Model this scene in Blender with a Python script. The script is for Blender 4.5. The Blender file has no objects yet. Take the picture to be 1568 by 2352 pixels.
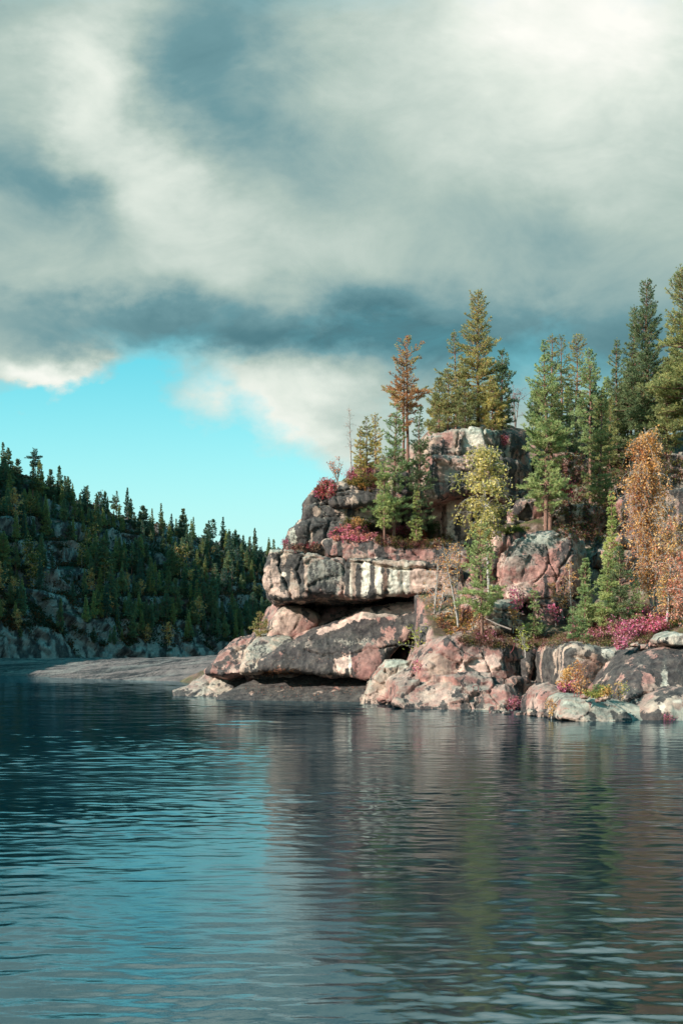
import bpy, math, random
import numpy as np
from mathutils import Vector
from mathutils.bvhtree import BVHTree
R = math.radians
F, UC, VH, CH = 2287.0, 784.0, 1515.0, 3.0      # focal length, centre column, horizon row, camera height (m)
S = bpy.context.scene

# ------------------------------------------------------------------ camera
cam = bpy.data.cameras.new("camera"); co = bpy.data.objects.new("camera", cam)
S.collection.objects.link(co); S.camera = co
cam.sensor_fit = 'VERTICAL'; cam.sensor_height = 36; cam.lens = 35
cam.shift_y = 339 / 2352
cam.clip_start = 0.1; cam.clip_end = 5000
co.location = (0, 0, CH); co.rotation_euler = (R(90), 0, 0)

# ------------------------------------------------------------------ exposure
S.view_settings.view_transform = 'Standard'; S.view_settings.look = 'None'
S.view_settings.gamma = 1; S.view_settings.use_curve_mapping = False
S.view_settings.exposure = 0.8
S.cycles.max_bounces = 6; S.cycles.diffuse_bounces = 3; S.cycles.glossy_bounces = 3
S.cycles.transmission_bounces = 3; S.cycles.transparent_max_bounces = 8
S.cycles.caustics_reflective = False; S.cycles.caustics_refractive = False
S.cycles.use_denoising = True

# ------------------------------------------------------------------ sun
SUN = Vector((-0.80, -0.42, 0.48)).normalized()
sl = bpy.data.lights.new("sun", 'SUN'); so = bpy.data.objects.new("sun", sl)
S.collection.objects.link(so)
sl.energy = 4.2; sl.angle = R(0.5); sl.color = (1.0, 0.92, 0.80)
so.rotation_euler = SUN.to_track_quat('Z', 'Y').to_euler()
so.location = (-60, -40, 60)

# ------------------------------------------------------------------ world
W = bpy.data.worlds.new("World"); S.world = W; W.use_nodes = True
nt = W.node_tree; nt.nodes.clear()
class NG:
    """tiny node helper"""
    def __init__(s, nt): s.nt = nt
    def n(s, t, **k):
        o = s.nt.nodes.new(t)
        for a, b in k.items(): setattr(o, a, b)
        return o
    def put(s, sock, v):
        if hasattr(v, 'is_output') or isinstance(v, bpy.types.NodeSocket): s.nt.links.new(v, sock)
        else: sock.default_value = v
    def m(s, op, a, b=None, c=None, clamp=False):
        o = s.n('ShaderNodeMath', operation=op); o.use_clamp = clamp
        for i, v in enumerate((a, b, c)):
            if v is not None: s.put(o.inputs[i], v)
        return o.outputs[0]
    def mix(s, f, a, b, bt='MIX'):
        o = s.n('ShaderNodeMix', data_type='RGBA', blend_type=bt)
        s.put(o.inputs[0], f)
        for i, v in ((6, a), (7, b)):
            s.put(o.inputs[i], v if not isinstance(v, tuple) else (*v[:3], 1))
        return o.outputs[2]
    def noise(s, vec, scale, detail=4, rough=.5, dist=0):
        o = s.n('ShaderNodeTexNoise'); s.put(o.inputs['Vector'], vec)
        o.inputs['Scale'].default_value = scale; o.inputs['Detail'].default_value = detail
        o.inputs['Roughness'].default_value = rough; o.inputs['Distortion'].default_value = dist
        return o
    def ramp(s, f, stops, ip='LINEAR'):
        o = s.n('ShaderNodeValToRGB'); o.color_ramp.interpolation = ip
        e = o.color_ramp.elements
        while len(e) < len(stops): e.new(0.5)
        for i, (p, c) in enumerate(stops):
            e[i].position = p; e[i].color = (*c, 1) if len(c) == 3 else c
        s.put(o.inputs[0], f); return o.outputs[0]
    def vmap(s, vec, scale=(1, 1, 1), loc=(0, 0, 0)):
        o = s.n('ShaderNodeMapping'); s.put(o.inputs[0], vec)
        o.inputs['Scale'].default_value = scale; o.inputs['Location'].default_value = loc
        return o.outputs[0]
g = NG(nt)
tc = g.n('ShaderNodeTexCoord'); sep = g.n('ShaderNodeSeparateXYZ'); g.put(sep.inputs[0], tc.outputs['Generated'])
ya = g.m('MAXIMUM', g.m('ABSOLUTE', sep.outputs[1]), 0.12)
s0 = g.m('DIVIDE', sep.outputs[0], ya); t0 = g.m('DIVIDE', sep.outputs[2], ya)
comb = g.n('ShaderNodeCombineXYZ'); g.put(comb.inputs[0], s0); g.put(comb.inputs[1], t0)
nz = g.noise(g.vmap(comb.outputs[0], (1, 1.5, 1), (3.1, 1.7, .4)), 3.2, 5, .55)
nsep = g.n('ShaderNodeSeparateXYZ'); g.put(nsep.inputs[0], nz.outputs['Color'])
sw = g.m('ADD', s0, g.m('MULTIPLY', g.m('SUBTRACT', nsep.outputs[0], .5), .32))
tw = g.m('ADD', t0, g.m('MULTIPLY', g.m('SUBTRACT', nsep.outputs[1], .5), .17))
nz2 = g.noise(g.vmap(comb.outputs[0], (1, 1.5, 1), (8, 5, 2)), 11.0, 9, .62)
ns2 = g.n('ShaderNodeSeparateXYZ'); g.put(ns2.inputs[0], nz2.outputs['Color'])
sw = g.m('ADD', sw, g.m('MULTIPLY', g.m('SUBTRACT', ns2.outputs[0], .5), .11))
tw = g.m('ADD', tw, g.m('MULTIPLY', g.m('SUBTRACT', ns2.outputs[1], .5), .08))
def blob(u, v, ru, rv, amp):
    a = g.m('DIVIDE', g.m('SUBTRACT', sw, (u - UC) / F), ru / F)
    b = g.m('DIVIDE', g.m('SUBTRACT', tw, (VH - v) / F), rv / F)
    q = g.m('ADD', g.m('MULTIPLY', a, a), g.m('MULTIPLY', b, b))
    return g.m('MULTIPLY', g.m('EXPONENT', g.m('MULTIPLY', q, -1)), amp)
def total(base, bl):
    x = base
    for b in bl: x = g.m('ADD', x, blob(*b))
    return x
L = total(.47, [(1340, 10, 330, 290, .50), (1200, 230, 480, 230, .16), (180, 150, 140, 170, .34),
    (330, 380, 170, 120, .3), (480, 520, 230, 110, .22), (560, 110, 200, 280, -.27), (430, 270, 130, 150, -.10),
    (30, 380, 130, 110, -.25), (20, 30, 200, 90, -.08), (900, 590, 500, 80, .1), (250, 730, 420, 70, -.30),
    (620, 790, 400, 60, -.30), (60, 630, 300, 60, .05), (1300, 530, 320, 70, -.13), (1330, 760, 420, 160, -.34), (900, 800, 250, 90, -.2),
    (120, 870, 110, 60, .5), (600, 940, 180, 90, .3), (730, 1040, 120, 80, .3), (1000, 1200, 500, 200, .2)])
fine = g.noise(g.vmap(comb.outputs[0], (1, 1.6, 1)), 7.0, 12, .60, .5)
fine2 = g.noise(g.vmap(comb.outputs[0], (1, 2.0, 1), (7, 2, 0)), 2.2, 3, .5)
L = g.m('ADD', L, g.m('MULTIPLY', g.m('SUBTRACT', fine.outputs[0], .5), .46))
L = g.m('ADD', L, g.m('MULTIPLY', g.m('SUBTRACT', fine2.outputs[0], .5), .22))
cloud = g.ramp(L, [(0.0, (.085, .21, .245)), (.22, (.165, .325, .355)), (.5, (.44, .56, .51)), (.8, (.77, .84, .76)), (1.0, (1.0, 1.0, .93))])
C = total(-.15, [(120, 1130, 480, 230, 1.6), (480, 1180, 300, 170, 1.0), (300, 900, 170, 80, .9),
    (100, 860, 95, 50, -1.9), (650, 925, 140, 60, -.5), (760, 1020, 100, 70, -.45), (1180, 830, 560, 170, .26), (900,1250,300,120,.6)])
hi = g.m('SMOOTHSTEP', t0, .72, 1.1) if False else g.m('MULTIPLY', g.m('SUBTRACT', t0, .62), 4.5, clamp=True)
C = g.m('ADD', C, g.m('MULTIPLY', hi, 1.1))
C = g.m('ADD', C, g.m('MULTIPLY', g.m('SUBTRACT', fine.outputs[0], .5), .7))
C = g.m('MULTIPLY', C, 1.25, clamp=True)
sky = g.n('ShaderNodeTexSky', sky_type='NISHITA'); sky.sun_disc = False
sky.sun_elevation = math.asin(SUN.z); sky.sun_rotation = math.atan2(SUN.x, SUN.y)
sky.air_density = 1.0; sky.dust_density = .6; sky.ozone_density = 1.0
clear = g.mix(1.0, sky.outputs[0], (.10, 1.10, .93), 'MULTIPLY')
tq = g.m('DIVIDE', g.m('MAXIMUM', t0, 0), .24)
pale = g.m('EXPONENT', g.m('MULTIPLY', g.m('MULTIPLY', tq, tq), -1))
clear = g.mix(g.m('MULTIPLY', pale, 1.0), clear, (3.0, 4.0, 3.8))
cloud = g.mix(1.0, cloud, (4.42, 4.42, 4.42), 'MULTIPLY')
clear = g.mix(g.m('MULTIPLY', hi, .8), clear, (.10, 2.0, 2.6))
skyc = g.mix(C, cloud, clear)
bg = g.n('ShaderNodeBackground'); g.put(bg.inputs[0], skyc); bg.inputs[1].default_value = .13
wo = g.n('ShaderNodeOutputWorld'); nt.links.new(bg.outputs[0], wo.inputs[0])

# ================================================================== helpers
def at(u, v, Y): return np.array(((u - UC) / F * Y, Y, CH - (v - VH) / F * Y))
def smooth(a, b, x):
    t = np.clip((x - a) / (b - a), 0, 1); return t * t * (3 - 2 * t)
_rg = np.random.RandomState(5); _perm = _rg.permutation(256).astype(np.int32); _perm = np.concatenate([_perm, _perm, _perm])
_gr = _rg.normal(size=(256, 3)); _gr /= np.linalg.norm(_gr, axis=1)[:, None]; _gr = _gr.astype(np.float32)
def _h(ix, iy, iz): return _perm[_perm[_perm[ix & 255] + (iy & 255)] + (iz & 255)]
def perlin(P):
    P = np.asarray(P, np.float32); I = np.floor(P).astype(np.int32); f = P - I
    w = f * f * f * (f * (f * 6 - 15) + 10); out = np.zeros(len(P), np.float32)
    for dx in (0, 1):
        wx = w[:, 0] if dx else 1 - w[:, 0]
        for dy in (0, 1):
            wy = w[:, 1] if dy else 1 - w[:, 1]
            for dz in (0, 1):
                wz = w[:, 2] if dz else 1 - w[:, 2]
                G = _gr[_h(I[:, 0] + dx, I[:, 1] + dy, I[:, 2] + dz)]
                d = (f[:, 0] - dx) * G[:, 0] + (f[:, 1] - dy) * G[:, 1] + (f[:, 2] - dz) * G[:, 2]
                out += d * wx * wy * wz
    return out
def fbm(P, oct=4, gain=.5):
    P = np.asarray(P, np.float32); a = 1.0; o = 0; 
    for i in range(oct): o = o + a * perlin(P * (2.03 ** i) + 13.7 * i); a *= gain
    return o
def worley(P):
    """F1, F2 and a random number of the nearest cell"""
    P = np.asarray(P, np.float32); I = np.floor(P).astype(np.int32)
    f1 = np.full(len(P), 9., np.float32); f2 = f1.copy(); df = np.zeros_like(P); idv = np.zeros(len(P), np.int32)
    for dx in (-1, 0, 1):
        for dy in (-1, 0, 1):
            for dz in (-1, 0, 1):
                h = _h(I[:, 0] + dx, I[:, 1] + dy, I[:, 2] + dz)
                c = I + (dx, dy, dz) + .5 + .42 * _gr[h]
                d = np.linalg.norm(P - c, axis=1)
                n = d < f1
                f2 = np.where(n, f1, np.minimum(f2, d)); idv = np.where(n, h, idv); f1 = np.where(n, d, f1); df = np.where(n[:, None], P - c, df)
    return f1, f2, idv, df
def col(c): return np.array(c, np.float32)
def lerp(a, b, w): return a + (b - a) * w[:, None]

def mesh(name, V, Fc, mat, parent=None, loc=(0, 0, 0), C=None, smooth_=True, link=True):
    V = np.asarray(V, np.float32) - np.asarray(loc, np.float32); Fc = np.asarray(Fc, np.int32)
    me = bpy.data.meshes.new(name); k = Fc.shape[1]
    me.vertices.add(len(V)); me.vertices.foreach_set('co', V.ravel())
    me.loops.add(Fc.size); me.loops.foreach_set('vertex_index', Fc.ravel())
    me.polygons.add(len(Fc)); me.polygons.foreach_set('loop_start', np.arange(0, Fc.size, k, dtype=np.int32))
    me.polygons.foreach_set('loop_total', np.full(len(Fc), k, np.int32))
    if smooth_: me.polygons.foreach_set('use_smooth', np.ones(len(Fc), bool))
    me.update(calc_edges=True)
    if C is not None:
        a = me.color_attributes.new('Col', 'FLOAT_COLOR', 'POINT')
        C = np.asarray(C); cc = np.zeros((len(V), 4), np.float32); cc[:, :C.shape[1]] = C; a.data.foreach_set('color', cc.ravel())
    if mat: me.materials.append(mat)
    o = bpy.data.objects.new(name, me)
    if parent is None: o.location = loc
    else: o.parent = parent
    S.collection.objects.link(o); return o
def empty(name, loc=(0, 0, 0)):
    o = bpy.data.objects.new(name, None); o.empty_display_size = .3; o.location = loc
    S.collection.objects.link(o); return o
def tag(o, label=None, cat=None, group=None, kind=None):
    for k, v in (('label', label), ('category', cat), ('group', group), ('kind', kind)):
        if v: o[k] = v
    return o

# ------------------------------------------------------------------ materials
def mat_base(name):
    m = bpy.data.materials.new(name); m.use_nodes = True; nt = m.node_tree
    for n in list(nt.nodes): nt.nodes.remove(n)
    g = NG(nt); b = g.n('ShaderNodeBsdfPrincipled'); o = g.n('ShaderNodeOutputMaterial')
    nt.links.new(b.outputs[0], o.inputs[0]); return m, g, b, o
def rock_material(name, k=1.0):
    m, g, b, o = mat_base(name)
    pos = g.n('ShaderNodeNewGeometry').outputs['Position']
    an = g.n('ShaderNodeAttribute', attribute_name='Col'); at_ = an.outputs['Color']; al = an.outputs['Alpha']
    n1 = g.noise(pos, 2.0 * k, 12, .72).outputs[0]
    n2 = g.noise(pos, 9 * k, 8, .7).outputs[0]
    ns = g.noise(g.vmap(pos, (1, 1, .2)), 3.5 * k, 8, .7).outputs[0]
    c = g.mix(1.0, at_, g.ramp(n1, [(.30, (.42, .40, .42)), (.48, (.95, .95, .95)), (.70, (1.5, 1.46, 1.4))]), 'MULTIPLY')
    # black crust in runs and speckles, and any shade painted as dark
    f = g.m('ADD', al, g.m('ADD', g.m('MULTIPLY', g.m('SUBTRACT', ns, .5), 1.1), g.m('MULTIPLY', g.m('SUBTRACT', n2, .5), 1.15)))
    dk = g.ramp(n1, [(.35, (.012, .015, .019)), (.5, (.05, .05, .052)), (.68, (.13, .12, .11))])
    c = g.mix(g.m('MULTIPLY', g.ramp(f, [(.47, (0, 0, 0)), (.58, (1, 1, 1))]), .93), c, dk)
    n3 = g.noise(g.vmap(pos, (1, 1, 1), (5, 3, 9)), 5.0 * k, 8, .72).outputs[0]
    c = g.mix(g.m('MULTIPLY', g.ramp(n3, [(.61, (0, 0, 0)), (.67, (1, 1, 1))]), .42), c, (.42, .42, .37))
    g.put(b.inputs['Base Color'], c)
    b.inputs['Roughness'].default_value = .75; b.inputs['Specular IOR Level'].default_value = .3
    bm1 = g.n('ShaderNodeBump'); bm1.inputs['Strength'].default_value = 1; bm1.inputs['Distance'].default_value = .16 / k
    g.put(bm1.inputs['Height'], g.m('ADD', g.m('MULTIPLY', n1, 1.0), g.m('MULTIPLY', n2, .35)))
    g.put(b.inputs['Normal'], bm1.outputs[0])
    return m
M_ROCK = rock_material('granite')
M_HILL = rock_material('far_granite', .35)
def leaf_material(name, trans=.35, var=.35):
    m, g, b, o = mat_base(name)
    at_ = g.n('ShaderNodeAttribute', attribute_name='Col').outputs['Color']
    oi = g.n('ShaderNodeObjectInfo').outputs['Random']
    r = g.ramp(oi, [(0, (1 - var, 1 - var * .7, 1 - var * .6)), (.5, (1, 1, 1)), (1, (1 + var, 1 + var * .6, 1))])
    c = g.mix(1.0, at_, r, 'MULTIPLY')
    g.put(b.inputs['Base Color'], c); b.inputs['Roughness'].default_value = .6; b.inputs['Specular IOR Level'].default_value = .3
    t = g.n('ShaderNodeBsdfTranslucent'); g.put(t.inputs[0], c)
    mx = g.n('ShaderNodeMixShader'); mx.inputs[0].default_value = trans
    g.nt.links.new(b.outputs[0], mx.inputs[1]); g.nt.links.new(t.outputs[0], mx.inputs[2]); g.nt.links.new(mx.outputs[0], o.inputs[0])
    return m
M_NEEDLE = leaf_material('pine_needles', .40)
M_LEAF = leaf_material('autumn_leaves', .4, .12)
def bark_material(name, c1, c2, sc=6):
    m, g, b, o = mat_base(name)
    pos = g.n('ShaderNodeTexCoord').outputs['Object']
    n = g.noise(g.vmap(pos, (1, 1, .4 if sc < 8 else 3)), sc, 5, .7).outputs[0]
    g.put(b.inputs['Base Color'], g.ramp(n, [(.35, c1), (.62, c2)])); b.inputs['Roughness'].default_value = .9
    bp = g.n('ShaderNodeBump'); bp.inputs['Distance'].default_value = .03; g.put(bp.inputs['Height'], n)
    g.put(b.inputs['Normal'], bp.outputs[0]); return m
M_PBARK = bark_material('pine_bark', (.10, .055, .045), (.30, .16, .12))
M_BBARK = bark_material('birch_bark', (.10, .09, .085), (.62, .58, .54), 9)
M_RUST = bark_material('rusty_iron', (.16, .03, .035), (.36, .09, .10), 12)
M_DEAD = bark_material('grey_twigs', (.16, .12, .11), (.36, .29, .26), 7)

# ------------------------------------------------------------------ surface nets
def surface_nets(Fd, org, st):
    nx, ny, nz = Fd.shape; ins = Fd < 0
    acc = np.zeros((nx - 1, ny - 1, nz - 1, 3), np.float32); cnt = np.zeros((nx - 1, ny - 1, nz - 1), np.float32)
    sh = lambda i, j, k: (slice(i, nx - 1 + i), slice(j, ny - 1 + j), slice(k, nz - 1 + k))
    cor = [(i, j, k) for i in (0, 1) for j in (0, 1) for k in (0, 1)]
    for a in cor:
        for d in range(3):
            if a[d]: continue
            b = list(a); b[d] = 1
            fa, fb = Fd[sh(*a)], Fd[sh(*b)]; x = (fa < 0) != (fb < 0)
            t = np.where(x, fa / np.where(x, fa - fb, 1), 0)
            for e in range(3): acc[..., e] += np.where(x, a[e] + (t if e == d else 0), 0)
            cnt += x
    act = cnt > 0; idx = np.full(act.shape, -1, np.int64); idx[act] = np.arange(act.sum())
    I = np.argwhere(act); V = (I + acc[act] / cnt[act][:, None]) * st + org
    Q = []
    for d in range(3):
        sl_a = [slice(None)] * 3; sl_b = [slice(None)] * 3; sl_a[d] = slice(0, -1); sl_b[d] = slice(1, None)
        A = ins[tuple(sl_a)]; B = ins[tuple(sl_b)]
        E = np.argwhere(A != B)
        e1, e2 = [(1, 2), (2, 0), (0, 1)][d]
        ok = (E[:, e1] > 0) & (E[:, e2] > 0) & (E[:, e1] < Fd.shape[e1] - 1) & (E[:, e2] < Fd.shape[e2] - 1)
        E = E[ok]; o1 = np.zeros(3, int); o1[e1] = 1; o2 = np.zeros(3, int); o2[e2] = 1
        q = [idx[tuple((E - o).T)] for o in (o1 + o2, o2, 0 * o1, o1)]
        q = np.stack(q, 1); fl = A[tuple(E.T)]
        q[~fl] = q[~fl][:, ::-1]; Q.append(q)
    return V.astype(np.float32), np.concatenate(Q)
def normals(V, Q):
    n = np.cross(V[Q[:, 2]] - V[Q[:, 0]], V[Q[:, -1]] - V[Q[:, 1]]) if Q.shape[1] == 4 else np.cross(V[Q[:, 1]] - V[Q[:, 0]], V[Q[:, 2]] - V[Q[:, 0]])
    N = np.zeros_like(V)
    for k in range(Q.shape[1]):
        for e in range(3): N[:, e] += np.bincount(Q[:, k], n[:, e], len(V))
    return N / (np.linalg.norm(N, axis=1)[:, None] + 1e-9)
def poly_sdf(P, X, Z):
    d = np.full(X.shape, 1e9); ins = np.zeros(X.shape, bool); n = len(P)
    for i in range(n):
        a, b = P[i], P[(i + 1) % n]; e = b - a; wx, wz = X - a[0], Z - a[1]
        t = np.clip((wx * e[0] + wz * e[1]) / max(e @ e, 1e-9), 0, 1)
        d = np.minimum(d, np.hypot(wx - e[0] * t, wz - e[1] * t))
        c = ((a[1] > Z) != (b[1] > Z)) & (X < (b[0] - a[0]) * (Z - a[1]) / ((b[1] - a[1]) if abs(b[1] - a[1]) > 1e-9 else 1e-9) + a[0])
        ins ^= c
    return np.where(ins, -d, d)
def blur(A, k):
    for _ in range(2):
        for ax in (0, 1):
            p = [(0, 0), (0, 0)]; p[ax] = (k + 1, k); c = np.cumsum(np.pad(A, p, 'edge'), axis=ax)
            n = A.shape[ax]; a = np.take(c, range(2 * k + 1, n + 2 * k + 1), ax); b = np.take(c, range(0, n), ax); A = (a - b) / (2 * k + 1)
    return A

# ------------------------------------------------------------------ rock colours
PINK, TAN, DARK, GREY = col((.33, .165, .145)), col((.45, .33, .265)), col((.045, .045, .047)), col((.25, .26, .23))
WHITE, LICH, BROWN, MOSS = col((.78, .72, .62)), col((.40, .43, .37)), col((.19, .11, .085)), col((.10, .12, .025))
PAINT = dict(pink=PINK * 1.25, tan=TAN, dark=DARK, grey=GREY, white=WHITE, lichen=LICH, brown=BROWN, moss=MOSS, lpink=col((.66, .47, .40)), red=col((.26, .12, .11)))
def px(V): return UC + F * V[:, 0] / V[:, 1], VH - F * (V[:, 2] - CH) / V[:, 1]
def band(kind, u0, v0, u1, v1, w, s=.95, n=7, j=.12):
    return [(kind, u0 + (u1 - u0) * t, v0 + (v1 - v0) * t, max(w, abs(u1 - u0) / n * .8), w, s, j) for t in np.linspace(0, 1, n)]
def rock_colour(V, N, pink=.5, dark=.4, lichen=.6, white=0., paint=(), seed=0):
    """colour of the bare stone, and a fourth channel: how near it is to being black with lichen and painted shade (>.5 is)"""
    q = V + seed * 7.3
    c = lerp(np.tile(TAN, (len(V), 1)), PINK, smooth(-.2, .2, fbm(q * .33, 3) + (pink - .5) * .9))
    c *= (1 + .7 * fbm(q * 1.1, 4))[:, None]
    c = lerp(c, col((.56, .42, .36)), smooth(.1, .35, fbm(q * .7 + 15, 4)) * .6)
    st = fbm(q * (1.5, 1.5, .22), 4) + .55 * fbm(q * .45 + 30, 3) + .15 * fbm(q * 5, 2)
    th = .42 - dark * .85
    D = .58 + (st - th) * 1.5 + smooth(.65, .15, V[:, 2]) * .6
    g1 = smooth(-.05, .25, fbm(q * 1.6 + 50, 5, .65) + lichen * .18 - .05) * .5 * lichen
    c = lerp(c, GREY * 1.1, g1)
    up = smooth(.35, .8, N[:, 2] + .5 * fbm(q * 1.2, 4))
    c = lerp(c, LICH * (.75 + .4 * fbm(q * 4, 3))[:, None], up * .75 * min(1, lichen * 1.3)); D = D - up * .25 * lichen
    if len(paint):
        u, v = px(V); wob = fbm(q * .8 + 70, 5, .65) * 2.2; w2 = fbm(q * (2.2, 2.2, .3) + 90, 3)
        for p in paint:
            if p[0] == 'band': continue
            kind, pu, pv, ru, rv, s = p[:6]; stre = p[6] if len(p) > 6 else .5
            d = np.sqrt(((u - pu) / ru) ** 2 + ((v - pv) / rv) ** 2) + wob * .35 + w2 * stre
            w = smooth(1.12, .85, d) * s
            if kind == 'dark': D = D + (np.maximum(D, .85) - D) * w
            else:
                c = lerp(c, PAINT[kind] * (1 + .35 * fbm(q * 3 + 5, 3))[:, None], w)
                D = D + ((.47 if kind == 'grey' else .30 * D - .05) - D) * w
    return np.concatenate([np.clip(c, .015, .85), np.clip(D, 0, 1)[:, None]], 1)

BV = []          # (V, Q) of everything things may stand on
def rock_displace(V, N, amp=.25, chunk=.25, cs=1.4, crack=.12, strata=.0, grooves=(), seed=0, fine=.05):
    q = V + seed * 11.1
    d = amp * (fbm(q * .28, 3) * 1.2 + fbm(q * .9, 3) * .5)
    if chunk:
        w = q + .30 * np.stack([fbm(q * .6, 2), fbm(q * .6 + 20, 2), fbm(q * .6 + 40, 2)], 1)
        k = cs * np.array((1.0, 1.0, .7)); f1, f2, i, df = worley(w / k); rv = _gr[i]
        e = smooth(0, .03, f2 - f1); some = smooth(-.1, .15, fbm(q * .35 + 60, 2))
        d = d + chunk * (.40 * rv[:, 0] * some + 1.0 * np.sum(df * rv[:, [1, 2, 0]], 1)) - crack * (1 - e) * some
        f1, f2, i, df = worley(w / (k * .36) + 7); rv = _gr[i]
        d = d + chunk * .24 * (.25 * rv[:, 0] + 1.0 * np.sum(df * rv[:, [1, 2, 0]], 1)) * (.35 + some)
    if strata:
        zz = q[:, 2] + .35 * fbm(q * .25, 3) + .06 * q[:, 0]
        ph = zz / 1.5 + 1.2 * fbm(q * .12, 2); fr = ph - np.floor(ph)
        d = d - strata * (1 - smooth(0, .05, np.minimum(fr, 1 - fr))) * (.4 + smooth(-.2, .3, fbm(q * .5 + 8, 2)))
    d = d + fine * fbm(q * 3.1, 4, .6) * 1.6
    if len(grooves):
        u, v = px(V)
        for gp, wd, dp in grooves:
            dist = np.full(len(V), 1e9); jt = fbm(q * 1.2 + 33, 3) * 7
            for a, b in zip(gp[:-1], gp[1:]):
                a = np.array(a, float); b = np.array(b, float); e = b - a
                t = np.clip(((u - a[0]) * e[0] + (v - a[1]) * e[1]) / (e @ e), 0, 1)
                dist = np.minimum(dist, np.hypot(u + jt - a[0] - e[0] * t, v + jt - a[1] - e[1] * t))
            d = d - dp * (1 - smooth(0, wd, dist))
    return d
def block(name, poly, Y, thick=6., r=.6, sx=0., sz=0., cx=0., kink=(), taper=.12, step=.09, parent=None, seed=1, dis=None, clr=None, mat=None, bvh=True):
    """a solid rock: outline in picture units at distance Y, sloped front plane, rounded edges, real thickness"""
    r = r * .62 if r > .1 else r; taper = taper * .6
    P = np.array([at(u, v, Y)[[0, 2]] for u, v in poly]); pc = (P.min(0) + P.max(0)) / 2
    m = 1.0; lo = P.min(0) - m; hi = P.max(0) + m
    xs = np.arange(lo[0], hi[0], step); zs = np.arange(lo[1], hi[1], step)
    X, Z = np.meshgrid(xs, zs, indexing='ij'); d2 = blur(poly_sdf(P, X, Z), max(1, int(r * .45 / step))) if r > .1 else poly_sdf(P, X, Z)
    yf = Y + sx * (X - pc[0]) + sz * (Z - pc[1]) + cx * (X - pc[0]) ** 2
    for ku, ks in kink: yf = yf + ks * np.maximum(0, X - (ku - UC) / F * Y)
    mg = min(.7, thick * .5); y0 = min(yf[d2 < 0].min(), Y) - mg; y1 = Y + thick + mg; ys = np.arange(y0, y1, step * 1.25)
    yy = ys[None, :, None]; D2 = d2[:, None, :] - .05 - taper * (yy - Y - .1 * thick)
    dF = (yf[:, None, :] - yy) / math.sqrt(1 + sx * sx + sz * sz); dB = yy - Y - thick
    dd = np.maximum(dF, dB)
    A = D2 + r; B = dd + r
    Fd = np.minimum(np.maximum(A, B), 0) + np.hypot(np.maximum(A, 0), np.maximum(B, 0)) - r
    Fd = Fd.astype(np.float32)
    sc = np.array((step, step * 1.25, step))
    Fd[0] = Fd[-1] = 1; Fd[:, 0] = Fd[:, -1] = 1; Fd[:, :, 0] = Fd[:, :, -1] = 1
    V, Q = surface_nets(Fd, np.array((xs[0], ys[0], zs[0])), sc)
    N = normals(V, Q)
    if (N[:, 1] * (V[:, 1] - V[:, 1].mean())).mean() < 0: Q = Q[:, ::-1]; N = -N
    V = V + N * rock_displace(V, N, seed=seed, **(dis or {}))[:, None]
    N = normals(V, Q)
    C = rock_colour(V, N, seed=seed, **(clr or {}))
    if bvh: BV.append((V.copy(), Q))
    loc = (float(V[:, 0].mean()), float(V[:, 1].mean()), float(V[:, 2].min()))
    if parent is not None: loc = tuple(parent.location)
    o = mesh(name, V, Q, mat or M_ROCK, parent, loc, C)
    if parent is not None: o.location = (0, 0, 0)
    return o
def rbf(pts, X, Y):
    pts = np.array(pts, float); d = np.hypot(pts[:, None, 0] - pts[None, :, 0], pts[:, None, 1] - pts[None, :, 1])
    n = len(pts); A = np.zeros((n + 3, n + 3)); A[:n, :n] = d; A[:n, n] = A[n, :n] = 1
    A[:n, n + 1:] = pts[:, :2]; A[n + 1:, :n] = pts[:, :2].T; A[:n, :n] += np.eye(n) * .02
    w = np.linalg.solve(A, np.concatenate([pts[:, 2], [0, 0, 0]]))
    out = w[n] + w[n + 1] * X + w[n + 2] * Y
    for i in range(n): out = out + w[i] * np.hypot(X - pts[i, 0], Y - pts[i, 1])
    return out
def grid_faces(a, b):
    i = np.arange(a * b).reshape(a, b)
    return np.stack([i[:-1, :-1], i[1:, :-1], i[1:, 1:], i[:-1, 1:]], -1).reshape(-1, 4)

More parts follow.
